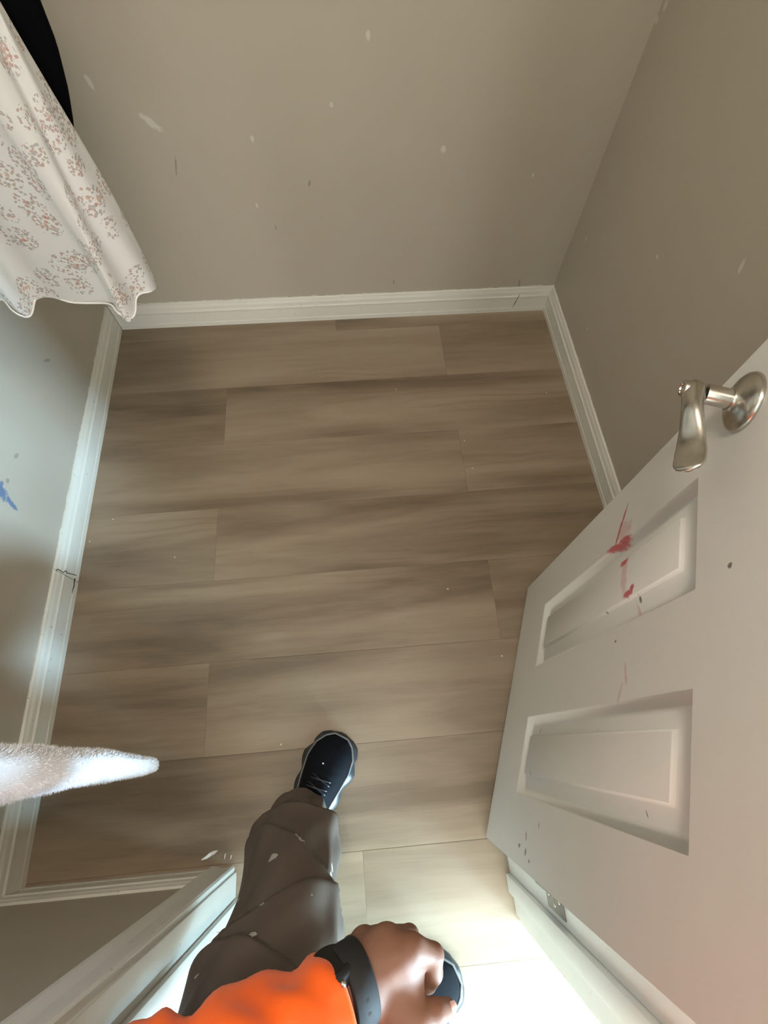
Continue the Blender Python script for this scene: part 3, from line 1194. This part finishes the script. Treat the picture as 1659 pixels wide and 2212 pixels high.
Fc = [(i * SEG + s, i * SEG + (s + 1) % SEG, (i + 1) * SEG + (s + 1) % SEG, (i + 1) * SEG + s) for i in range(nr - 1) for s in range(SEG)]
Fc.append(tuple(range(SEG))[::-1])
Fc.append(tuple(range((nr - 1) * SEG, nr * SEG)))
mk('robe_cloth', V, Fc, M_FLEECE, rb_, smooth=True)
# fleece pile: short fibres on the near edge and flanks
fv, ff = [], []
cand = np.array([q for q in Fc[:-2] if V[q[0]][0] > .02 and V[q[0]][2] < .75])
for q in cand[RNG.integers(0, len(cand), 26000)]:
    u_, w_ = RNG.random(2)
    p = (V[q[0]] * (1 - u_) + V[q[1]] * u_) * (1 - w_) + (V[q[3]] * (1 - u_) + V[q[2]] * u_) * w_
    nn = np.cross(V[q[1]] - V[q[0]], V[q[3]] - V[q[0]])
    nn /= (np.linalg.norm(nn) + 1e-9)
    d = nn + RNG.normal(0, .55, 3)
    d /= np.linalg.norm(d)
    e = np.cross(d, RNG.normal(0, 1, 3))
    e /= np.linalg.norm(e)
    L = RNG.uniform(.0018, .0048)
    k = len(fv)
    fv += [p - e * .0004 - nn * .0005, p + e * .0004 - nn * .0005, p + d * L]
    ff.append((k, k + 1, k + 2))
o = mk('pile', fv, ff, M_FLEECE, rb_)
o['kind'] = 'stuff'
hg = hanger(.004, .17, 1.46, None)
hg.parent = rb_
hg.matrix_parent_inverse = Matrix.Translation((-ROD_X, -.004, -.49))

# ------------------------------------------------------------------ the person
A = np.array


def add(a, b, ra, rb, k=.01, sq=(1, 1, 1)):
    return ('add', A(a, float), A(b, float), ra, rb, k, sq)


# --- skeleton
PEL = A((-.10, -.43, .86))
CHE = A((-.075, -.47, 1.14))
NEC = A((-.065, -.45, 1.34))
HEA = A((-.055, -.40, 1.47))
LSH, LEL, LWR = A((-.252, -.435, 1.19)), A((-.262, -.270, .860)), A((-.038, -.212, .747))
RSH, REL, RWR = A((.105, -.47, 1.24)), A((.185, -.42, 1.00)), A((.125, -.175, 1.17))
LHIP, LKN, LAN = A((-.205, -.41, .84)), A((-.160, -.285, .47)), A((-.205, -.165, .085))
RHIP, RKN, RAN = A((-.030, -.44, .84)), A((-.035, -.47, .46)), A((-.085, -.520, .085))

# hand joints
MI, MM, MR_, ML = A((.018, -.189, .751)), A((-.006, -.182, .742)), A((-.030, -.187, .722)), A((-.045, -.199, .699))
hand = [
    add(LEL + A((0, -.006, 0)), LWR, .028, .022, .012), add(LWR - A((.03, .014, -.015)), LWR, .022, .022, .012),
    add(LWR, MI * .75 + LWR * .25, .021, .016, .012), add(LWR, MM * .75 + LWR * .25, .021, .016, .012),
    add(LWR, MR_ * .75 + LWR * .25, .021, .015, .012), add(LWR, ML * .75 + LWR * .25, .020, .013, .012),
    add(MI * .6 + LWR * .4, MI, .016, .0125, .012), add(MM * .6 + LWR * .4, MM, .015, .0125, .012),
    add(MR_ * .6 + LWR * .4, MR_, .014, .0115, .012), add(ML * .6 + LWR * .4, ML, .013, .0105, .012),
    # palm heel and thumb web
    add(LWR, (.004, -.240, .738), .021, .019, .014),
    add((.004, -.240, .738), (.014, -.205, .735), .020, .017, .016),
    # index finger: over the knuckle, then folded back under
    add(MI, (.040, -.201, .735), .0120, .0106, .006), add((.040, -.201, .735), (.0385, -.219, .724), .0104, .0098, .003), add((.0385, -.219, .724), (.033, -.229, .718), .0098, .0088, .003),
    # middle, ring, little fingers folded beneath the palm
    add(MM, (.018, -.192, .704), .0118, .0100, .005), add((.018, -.192, .704), (.012, -.220, .694), .0098, .0090, .004), add((.012, -.220, .694), (-.004, -.226, .705), .0086, .0078, .003),
    add(MR_, (-.008, -.194, .682), .0110, .0096, .005), add((-.008, -.194, .682), (-.012, -.220, .676), .0094, .0086, .004), add((-.012, -.220, .676), (-.026, -.224, .690), .0082, .0075, .003),
    add(ML, (-.030, -.203, .664), .0098, .0085, .005), add((-.030, -.203, .664), (-.034, -.224, .662), .0084, .0076, .004), add((-.034, -.224, .662), (-.044, -.226, .676), .0074, .0068, .003),
    # thumb
    add((.000, -.246, .742), (.020, -.245, .748), .0165, .0130, .012), add((.020, -.245, .748), (.036, -.243, .742), .0118, .0112, .005), add((.036, -.243, .742), (.0485, -.2455, .730), .0112, .0092, .004),
]
Vh, Fh = sdf_mesh(hand, .0017)
Vh = relax(Vh, Fh, 2, .4)
body = [
    add(PEL, CHE, .125, .135, .06, (1.15, .85, 1)), add(CHE, NEC - A((0, 0, .06)), .125, .085, .06, (1.25, .8, 1)), add(NEC - A((0, 0, .08)), HEA, .055, .052, .03),
    add(HEA + A((0, .005, .03)), HEA + A((0, .02, .10)), .078, .082, .03, (.95, 1.08, 1)), add(HEA + A((0, .065, -.01)), HEA + A((0, .05, .02)), .036, .05, .03),
    add(HEA + A((0, .112, .045)), HEA + A((0, .125, .022)), .010, .015, .012), add(HEA + A((-.082, .015, .03)), HEA + A((-.082, .015, .065)), .012, .016, .01, (.5, 1, 1)), add(HEA + A((.082, .015, .03)), HEA + A((.082, .015, .065)), .012, .016, .01, (.5, 1, 1)),
    add(HEA + A((-.02, .098, -.012)), HEA + A((.02, .098, -.012)), .009, .009, .008), ('sub', HEA + A((-.034, .118, .058)), HEA + A((-.03, .118, .058)), .015, .015, .012), ('sub', HEA + A((.030, .118, .058)), HEA + A((.034, .118, .058)), .015, .015, .012),
    add(CHE + A((-.10, 0, .10)), LSH, .06, .055, .05), add(CHE + A((.10, 0, .10)), RSH, .06, .055, .05),
    add(LSH, LEL, .055, .042, .03), add(LEL, LEL * .6 + LWR * .4, .034, .028, .02),
    add(RSH, REL, .055, .042, .03), add(REL, RWR, .042, .028, .02), add(RWR, RWR + A((-.01, .035, .04)), .028, .034, .02),
    add(PEL, LHIP, .12, .09, .05), add(PEL, RHIP, .12, .09, .05),
    add(LHIP, LKN, .075, .052, .03), add(LKN, LAN, .052, .036, .02), add(RHIP, RKN, .075, .052, .03), add(RKN, RAN, .052, .036, .02),
]
for fx in (-.02, 0, .018):
    w_ = RWR + A((fx, .05, .06))
    body.append(add(w_, w_ + A((-.015, .03, .025)), .011, .010, .006))
    body.append(add(w_ + A((-.015, .03, .025)), w_ + A((-.035, .03, .05)), .010, .008, .005))
body.append(add(RWR + A((-.01, .02, .03)), RWR + A((-.055, .03, .05)), .014, .010, .008))
Vb, Fb = sdf_mesh(body, .008)
Vb = relax(Vb, Fb, 1, .4)
person = mk('person', np.concatenate([Vh, Vb]), np.concatenate([Fh, Fb + len(Vh)]), M_SKIN, None, True)
tag(person, 'person in orange top and brown work trousers stepping in with a loose fist', 'person')

# nail of the thumb
v, f = [], []
nc, nt, nb_ = Vector((.0520, -.2440, .7330)), Vector((.72, -.15, -.68)).normalized(), None
up = Vector((.62, .02, .78)).normalized()
sd = nt.cross(up).normalized()
up = sd.cross(nt).normalized()
for i in range(9):
    for j in range(9):
        a, b = (i / 8 - .5) * 2, (j / 8 - .5) * 2
        p = nc + nt * (a * .0062) + sd * (b * .0058 * math.sqrt(max(.15, 1 - .55 * a * a))) + up * (.0052 - .0028 * b * b - .0012 * a * a)
        v.append(p)
for i in range(8):
    for j in range(8):
        f.append((i * 9 + j, i * 9 + j + 1, (i + 1) * 9 + j + 1, (i + 1) * 9 + j))
mk('thumb_nail', v, f, M_NAIL, person, smooth=True)

# hair
hp = [add(HEA + A((0, -.012, .07)), HEA + A((0, .015, .125)), .082, .080, .02, (.97, 1.08, 1)), add(HEA + A((0, -.05, .02)), HEA + A((0, -.03, .06)), .06, .07, .02), ('sub', HEA + A((0, .16, .0)), HEA + A((0, .14, .05)), .09, .085, .02)]
Vx, Fx = sdf_mesh(hp, .006)
mk('hair', relax(Vx, Fx, 2), Fx, M_HAIR, person, True)

# eyes
for ex in (-.032, .032):
    lathe('eye', [(.0005, -.011), (.007, -.0085), (.0105, -.003), (.0105, .003), (.007, .0085), (.0005, .011)], HEA + A((ex, .098, .056)), (0, 1, 0), plain('eye', (.5, .47, .44), .15), person, 16)

# orange top
jp = [add(PEL + A((0, -.01, .01)), CHE, .158, .155, .05, (1.22, .95, 1)), add(CHE, NEC - A((0, 0, .09)), .150, .095, .05, (1.25, .85, 1)), add(NEC - A((0, 0, .10)), NEC - A((0, 0, .02)), .075, .068, .02),
      add(CHE + A((-.10, 0, .10)), LSH, .078, .072, .04), add(CHE + A((.10, 0, .10)), RSH, .078, .072, .04),
      add(RSH, REL, .072, .060, .03), add(REL, RWR - (RWR - REL) * .12, .060, .046, .02), ('sub', NEC - A((0, 0, .05)), NEC + A((0, .0, .08)), .060, .064, .01)]
Vj, Fj = sdf_mesh(jp, .009)
Vj = relax(Vj, Fj, 2)
# left sleeve as a loft with soft folds
WR_END = LWR - (LWR - LEL) / np.linalg.norm(LWR - LEL) * .0195 + A((-.001, -.009, -.002))
path = catmull([LSH + A((.02, 0, .03)), LSH * .5 + LEL * .5 + A((-.01, -.01, 0)), LEL + A((-.012, -.004, -.01)), LEL * .6 + WR_END * .4 + A((0, 0, -.004)), WR_END], 90)
v2, f2 = [], []
SEG = 64
prev = None
for i, p in enumerate(path):
    t = i / 89
    tg = path[min(i + 1, 89)] - path[max(i - 1, 0)]
    tg /= np.linalg.norm(tg)
    a = A((0, 0, 1.0)) - tg * tg[2] if prev is None else prev - tg * (prev @ tg)
    if np.linalg.norm(a) < .05:
        a = A((0, 1.0, 0)) - tg * tg[1]
    a /= np.linalg.norm(a)
    prev = a
    b = np.cross(tg, a)
    r = np.interp(t, [0, .3, .5, .65, .85, .97, 1], [.074, .068, .062, .058, .049, .0425, .0415])
    for s in range(SEG):
        w = 2 * math.pi * s / SEG
        fold = .0045 * math.sin(t * 46 + 1.6 * math.sin(w + .6)) + .003 * math.sin(t * 85 + 2.5 * math.cos(w * 2)) + .0025 * math.sin(w * 5 + t * 12)
        fold *= 1 - .6 * max(0, (t - .9) / .1)
        v2.append(p + (a * math.cos(w) + b * math.sin(w)) * (r + fold))
for i in range(89):
    for s in range(SEG):
        q = (s + 1) % SEG
        f2.append((i * SEG + s, i * SEG + q, (i + 1) * SEG + q, (i + 1) * SEG + s))
# turned-in cuff
for ri, back in ((.0385, .0), (.034, .02)):
    k = len(v2)
    p = path[-1] - tg * back
    for s in range(SEG):
        w = 2 * math.pi * s / SEG
        v2.append(p + (a * math.cos(w) + b * math.sin(w)) * ri)
    for s in range(SEG):
        q = (s + 1) % SEG
        f2.append((k - SEG + s, k - SEG + q, k + q, k + s))
kj = len(Vj)
mk('orange_top', list(Vj) + v2, [tuple(q) for q in Fj] + [tuple(i + kj for i in q) for q in f2], M_ORANGE, person, True)

# watch on the left wrist
wa = (LWR - LEL) / np.linalg.norm(LWR - LEL)
wc = LWR - wa * .005
ua = A((-.10, .90, .40))
ua = ua - wa * (ua @ wa)
ua /= np.linalg.norm(ua)
ub = np.cross(wa, ua)
watch = empty('wristwatch')
watch.parent = person
watch['label'] = 'black wristwatch with perforated rubber strap'
v, f = [], []
NS = 72
prof = [(-.0125, -.001), (-.012, .0030), (-.0105, .0040), (.0105, .0040), (.012, .0030), (.0125, -.001), (.0105, -.003), (-.0105, -.003)]
for s in range(NS):
    w = 2 * math.pi * s / NS
    rr = .0315 + .0015 * math.cos(2 * w)
    for h_, d_ in prof:
        v.append(wc + wa * h_ + (ua * math.cos(w) + ub * math.sin(w)) * (rr + d_))
k = len(prof)
for s in range(NS):
    q = (s + 1) % NS
    for i in range(k):
        j = (i + 1) % k
        f.append((s * k + i, q * k + i, q * k + j, s * k + j))
st = mk('strap', v, f, M_STRAP, watch, smooth=True)
for s in (11, 15, 19, 53, 57, 61):
    w = 2 * math.pi * s / NS
    dirv = ua * math.cos(w) + ub * math.sin(w)
    lathe('strap_hole', [(.0021, .0), (.0021, .0003), (.0017, .0004)], wc + dirv * (.0315 + .0015 * math.cos(2 * w) + .0037), dirv, M_GAP, st, 12)
lathe('case', [(.0205, -.003), (.0225, .0), (.0225, .008), (.0205, .0105), (.0185, .0112)], wc - wa * .019 + ua * .0225, ua, M_STRAP, watch, 48)
lathe('watch_face', [(.0182, .0108), (.0178, .0118), (.0005, .0122)], wc - wa * .019 + ua * .0225, ua, M_WATCHGLASS, watch, 40)
v, f = tube_vf([wc + ua * .024 - wa * .015 + ub * -.020, wc + ua * .032 - wa * .003 - ub * .016], .0016, 8)
mk('buckle', v, f, M_METAL, watch, smooth=True)
v, f = tube_vf([wc - wa * .019 + ua * .028 + ub * .021, wc - wa * .019 + ua * .028 + ub * .0255], .0025, 12)
mk('crown', v, f, M_METAL, watch, smooth=True)


# --- trousers: two lofted legs with stacked folds + seat
def ridge(x):
    x = x - math.floor(x)
    return (x / .8) ** 1.5 if x < .8 else ((1 - x) / .2)


FOLDS = [(.100, 3.4, .022, .013, .040, 1.0), (.175, 5.0, .060, .012, .05, 5.2), (.300, 2.9, .035, .024, .10, .0), (.40, 4.4, .08, .014, .06, 5.4), (.52, 1.6, .07, .013, .08, 1.0), (.66, 4.0, .06, .012, .08, 0)]


def leg_loft(path, rad, seed, cuffdir):
    n_, SEG = 190, 88
    P = catmull(path, n_)
    vv, fc = [], []
    prev = None
    for i, p in enumerate(P):
        t = i / (n_ - 1)              # 0 = cuff, 1 = hip
        tg = P[min(i + 1, n_ - 1)] - P[max(i - 1, 0)]
        tg /= np.linalg.norm(tg)
        a = (A((0, 1.0, 0)) if prev is None else prev)
        a = a - tg * (a @ tg)
        a /= np.linalg.norm(a)
        prev = a
        b = np.cross(tg, a)
        r = np.interp(t, rad[0], rad[1])
        for s in range(SEG):
            w = 2 * math.pi * s / SEG
            c_, s_ = math.cos(w), math.sin(w)
            fold = .0040 * math.sin(w * 3 + t * 17 + seed) * min(1, t * 8) + .002 * math.sin(w * 7 - t * 40) * min(1, t * 8)
            # stacked folds: the cloth above each crease overhangs the cloth below it
            for t0, w0, c0, amp, L_, ww in FOLDS:
                tf = t0 + c0 * math.cos(w - w0) + .006 * math.sin(3 * w + seed * 3)
                du = t - tf
                g_ = math.exp(-du / L_) if du > 0 else max(0, 1 + du / .006)
                wt = .5 + .5 * math.cos(w - ww)
                fold += amp * g_ * (.25 + .75 * wt)
            # pressed ridge down the front
            fold += .006 * math.exp(-((w - 5.6 + .9 * t) / .16) ** 2)
            q = p + (a * c_ + b * s_) * (r + fold)
            if t < .05:
                q = q + A((0, 0, 1)) * (cuffdir * c_ * .018 * (1 - t / .05))
            vv.append(q)
    for i in range(n_ - 1):
        for s in range(SEG):
            q = (s + 1) % SEG
            fc.append((i * SEG + s, i * SEG + q, (i + 1) * SEG + q, (i + 1) * SEG + s))
    # inside hem
    k = len(vv)
    c0 = P[0]
    for s in range(SEG):
        vv.append(vv[s] * .9 + A((c0[0], c0[1], vv[s][2] + .012)) * .1)
    for s in range(SEG):
        q = (s + 1) % SEG
        fc.append((k + s, k + q, q, s))
    return vv, fc


lv, lf_ = leg_loft([(-.186, -.150, .085), (-.182, -.160, .16), (-.176, -.195, .28), (-.166, -.262, .46), (-.170, -.315, .60), (-.195, -.395, .80), (-.20, -.42, .88)],
                   ([0, .08, .2, .35, .5, .65, .85, 1], [.064, .064, .066, .072, .080, .086, .098, .108]), 0.6, 1.0)
rv, rf = leg_loft([(-.085, -.520, .07), (-.078, -.520, .16), (-.060, -.50, .28), (-.040, -.485, .46), (-.035, -.47, .62), (-.035, -.455, .80), (-.03, -.45, .88)],
                  ([0, .08, .2, .35, .5, .65, .85, 1], [.064, .066, .068, .074, .082, .088, .098, .105]), 2.1, .4)
Vs, Fs = sdf_mesh([add(PEL + A((-.06, 0, -.02)), PEL + A((.06, 0, -.02)), .115, .115, .03, (1, .98, 1)), add(PEL + A((-.03, 0, .10)), PEL + A((.03, 0, .10)), .13, .13, .03, (1.1, .9, .6))], .008)
allv = list(lv) + list(rv) + list(relax(Vs, Fs, 2))
k1, k2 = len(lv), len(lv) + len(rv)
mk('trousers', allv, list(lf_) + [tuple(i + k1 for i in q) for q in rf] + [tuple(int(i) + k2 for i in q) for q in Fs], M_TROUSER, person, True)


# --- shoes: local x towards the toe, origin under the heel
def shoe(loc, rz, mirror, label):
    s_ = empty('shoe', loc, rz)
    s_.parent = person
    s_['label'] = label
    Ls = .292
    m = -1 if mirror else 1

    def half(x, side):
        t = x / Ls
        w = np.interp(t, [0, .03, .1, .25, .45, .62, .75, .86, .94, .985, 1], [.004, .026, .038, .042, .043, .052, .057, .052, .037, .018, .003])
        return w + (.003 * math.sin((t - .4) * 5) * side * m)
    # outsole with scalloped lobes
    xs_ = [Ls * (1 - math.cos(math.pi * i / 60)) / 2 for i in range(61)]
    lay = [(0.0, .92), (.004, .98), (.014, 1.04), (.024, 1.03), (.031, .97), (.034, .90)]
    v, f = [], []
    ring = [(x, 1) for x in xs_] + [(x, -1) for x in xs_[::-1][1:-1]]
    for z, sc_ in lay:
        for x, sd in ring:
            t = x / Ls
            lob = .009 * abs(math.sin(t * math.pi * 4.6 + .5)) * (1 if .05 < t < .98 else .3)
            hw = (half(x, sd) + lob * (1 if z < .03 else .3)) * sc_
            xx = Ls / 2 + (x - Ls / 2) * (1 + (sc_ - 1) * .35)
            lift = .010 * max(0, (t - .80) / .2) ** 2
            v.append((xx, sd * hw, z + lift * (1 - z / .05)))
    n = len(ring)
    for i in range(len(lay) - 1):
        for j in range(n):
            q = (j + 1) % n
            f.append((i * n + j, i * n + q, (i + 1) * n + q, (i + 1) * n + j))
    f.append(tuple(range(n)))
    f.append(tuple(range((len(lay) - 1) * n, len(lay) * n)))
    o = mk('sole', v, f, M_SOLE, s_, smooth=True)
    bm = bmesh.new()
    bm.from_mesh(o.data)
    bmesh.ops.recalc_face_normals(bm, faces=bm.faces[:])
    bm.to_mesh(o.data)
    bm.free()
    # upper
    N1, N2 = 60, 40
    v, f = [], []

    def height(t):
        return np.interp(t, [0, .04, .12, .25, .38, .5, .62, .75, .87, .95, 1], [.075, .098, .104, .108, .110, .098, .082, .068, .058, .047, .034])
    for i in range(N1 + 1):
        t = .012 + .968 * (1 - math.cos(math.pi * i / N1)) / 2
        x = Ls * t
        H_ = height(t)
        for j in range(N2 + 1):
            w = math.pi * j / N2
            c_, sn = math.cos(w), math.sin(w)
            sd = 1 if c_ >= 0 else -1
            hw = half(x, sd) * .93
            ex = np.interp(t, [0, .3, .6, 1], [.62, .66, .8, .8])
            yy = math.copysign(abs(c_) ** ex, c_) * hw * (1 - (.22 * sn if t < .55 else .10 * sn))
            wr = .0012 * math.sin(t * 95 + 2 * c_) * math.exp(-((t - .66) / .07) ** 2)
            v.append((x, yy, .030 + (H_ - .030) * abs(sn) ** .8 + wr))
    for i in range(N1):
        for j in range(N2):
            a = i * (N2 + 1) + j
            f.append((a, a + 1, a + N2 + 2, a + N2 + 1))
    o = mk('upper', v, f, M_SHOE, s_, smooth=True)
    bm = bmesh.new()
    bm.from_mesh(o.data)
    bmesh.ops.recalc_face_normals(bm, faces=bm.faces[:])
    bm.to_mesh(o.data)
    bm.free()
    # pale rubber edge round the toe
    pts = []
    for sd, rng in ((1, np.linspace(.46, .985, 26)), (-1, np.linspace(.985, .46, 26))):
        for t in rng:
            pts.append((Ls * t * .992, sd * half(Ls * t, sd) * .955, .0365 + .004 * max(0, (t - .8) / .2)))
    v, f = tube_vf(pts, .0024, 8)
    mk('toe_edge', v, f, M_WELT, s_, smooth=True)
    # dried paint fleck on the toe
    lathe('paint_fleck', [(.0004, -.001), (.0019, .0), (.0016, .0006), (.0004, .0008)], (Ls * .74, .012, height(.74) + .0006), (0, .1, 1), M_PLASTER, s_, 12)
    # tongue
    v, f = tube_vf([(Ls * t, 0, height(t) + dz) for t, dz in ((.30, .016), (.36, .008), (.44, .003), (.55, .001))], [(.004, .022), (.004, .023), (.004, .021), (.003, .018)], 16, True, ((0, 0, 1), 1))
    mk('tongue', v, f, M_SHOE, s_, smooth=True)
    # laces
    for i in range(5):
        t = .37 + .062 * i
        for k_, sgn in enumerate((1, -1)):
            pl = []
            for q in range(9):
                yy = (-.024 + .048 * q / 8) * sgn
                tt = t + .03 * q / 8
                pl.append((Ls * tt, yy, height(tt) + .0045 - 8.5 * yy * yy + .0006 * k_))
            v, f = tube_vf(pl, .0023, 8)
            mk('lace', v, f, M_LACE, s_, smooth=True)
    for sgn in (1, -1):
        pl = []
        for q in range(17):
            w = q / 16 * 2 * math.pi
            pl.append((Ls * .37 + .012 * math.sin(w) * 1.0 + .006, sgn * (.016 - .016 * math.cos(w)), .118 - .010 * (1 - math.cos(w)) / 2))
        v, f = tube_vf(pl, .0020, 8)
        mk('lace', v, f, M_LACE, s_, smooth=True)
    return s_


ang = math.atan2(.155, .088)
toe = A((-.0860, .026))
d_ = A((math.cos(ang), math.sin(ang)))
hl = toe - d_ * .292
shoe((hl[0], hl[1], 0.0004), ang, False, 'black left shoe flecked with white paint')
ang = math.radians(22)
toe = A((.134, -.447))
d_ = A((math.cos(ang), math.sin(ang)))
hl = toe - d_ * .292
shoe((hl[0], hl[1], 0.0004), ang, True, 'black right shoe seen past the fist')
# ------------------------------------------------------------------ small debris on the floor


def chip(x, y, lx, ly, rz, lift=.0015, curl=0.0):
    v = []
    nx, ny = 5, 3
    for k_ in (0, 1):
        for i in range(nx):
            for j in range(ny):
                a, b = i / (nx - 1) - .5, j / (ny - 1) - .5
                sh = 1 - .85 * abs(2 * a) ** 1.6 + .22 * math.sin(i * 2.3 + j)
                v.append((a * lx, b * ly * sh, lift * k_ * .5 + curl * abs(a) + .0004))
    f = []
    n = nx * ny
    for i in range(nx - 1):
        for j in range(ny - 1):
            a = i * ny + j
            f.append((a, a + 1, a + ny + 1, a + ny)[::-1])
            f.append((n + a, n + a + 1, n + a + ny + 1, n + a + ny)[::-1])
    rim = [i * ny for i in range(nx)] + [(nx - 1) * ny + j for j in range(1, ny)] + [i * ny + ny - 1 for i in range(nx - 2, -1, -1)] + [j for j in range(ny - 2, 0, -1)]
    for a, b in zip(rim, rim[1:] + rim[:1]):
        f.append((a, b, b + n, a + n))
    o = mk('paint_chip', v, f, M_PLASTER, None, loc=(x, y, 0.0004))
    o.rotation_euler = (0, 0, rz)
    return o


c = chip(-.405, -.203, .040, .008, .42, .002, .012)
tag(c, 'largest curled white paint flake on the floor near the left jamb', 'paint chip')
c = chip(-.372, -.209, .012, .002, 1.4, .001)
tag(c, 'thin white paint sliver between the curled flake and the left jamb', 'paint chip')
c = chip(-.358, -.212, .010, .002, 1.3, .001)
tag(c, 'white paint sliver on the floor closest to the left jamb', 'paint chip')
SPECKS = [(.142, 1.084, 'tiny white paint speck on the floor near the middle of the back baseboard'),
          (.652, 1.032, 'tiny white paint speck on the floor close to the right baseboard'),
          (.345, .864, 'tiny white paint speck at a plank end on the right, upper of two'),
          (.355, .76, 'tiny white paint speck at a plank end on the right, lower of two'),
          (-.803, .603, 'tiny white paint speck touching the left baseboard'),
          (-.745, .67, 'tiny white paint speck beside the left baseboard, slightly out on the floor'),
          (-.551, .534, 'tiny white paint speck on the plank left of the middle of the floor'),
          (.345, .183, 'tiny white paint speck close to the bottom edge of the open door'),
          (-.244, .015, 'tiny white paint speck on the floor left of the front shoe'),
          (.225, .378, 'tiny white paint speck on the floor left of the free edge of the door')]
for x, y, lab in SPECKS:
    c = chip(x, y, random.uniform(.0035, .006), random.uniform(.0025, .004), random.uniform(0, 3), .0012)
    tag(c, lab, 'paint chip', None, 'tiny paint specks on the floor')
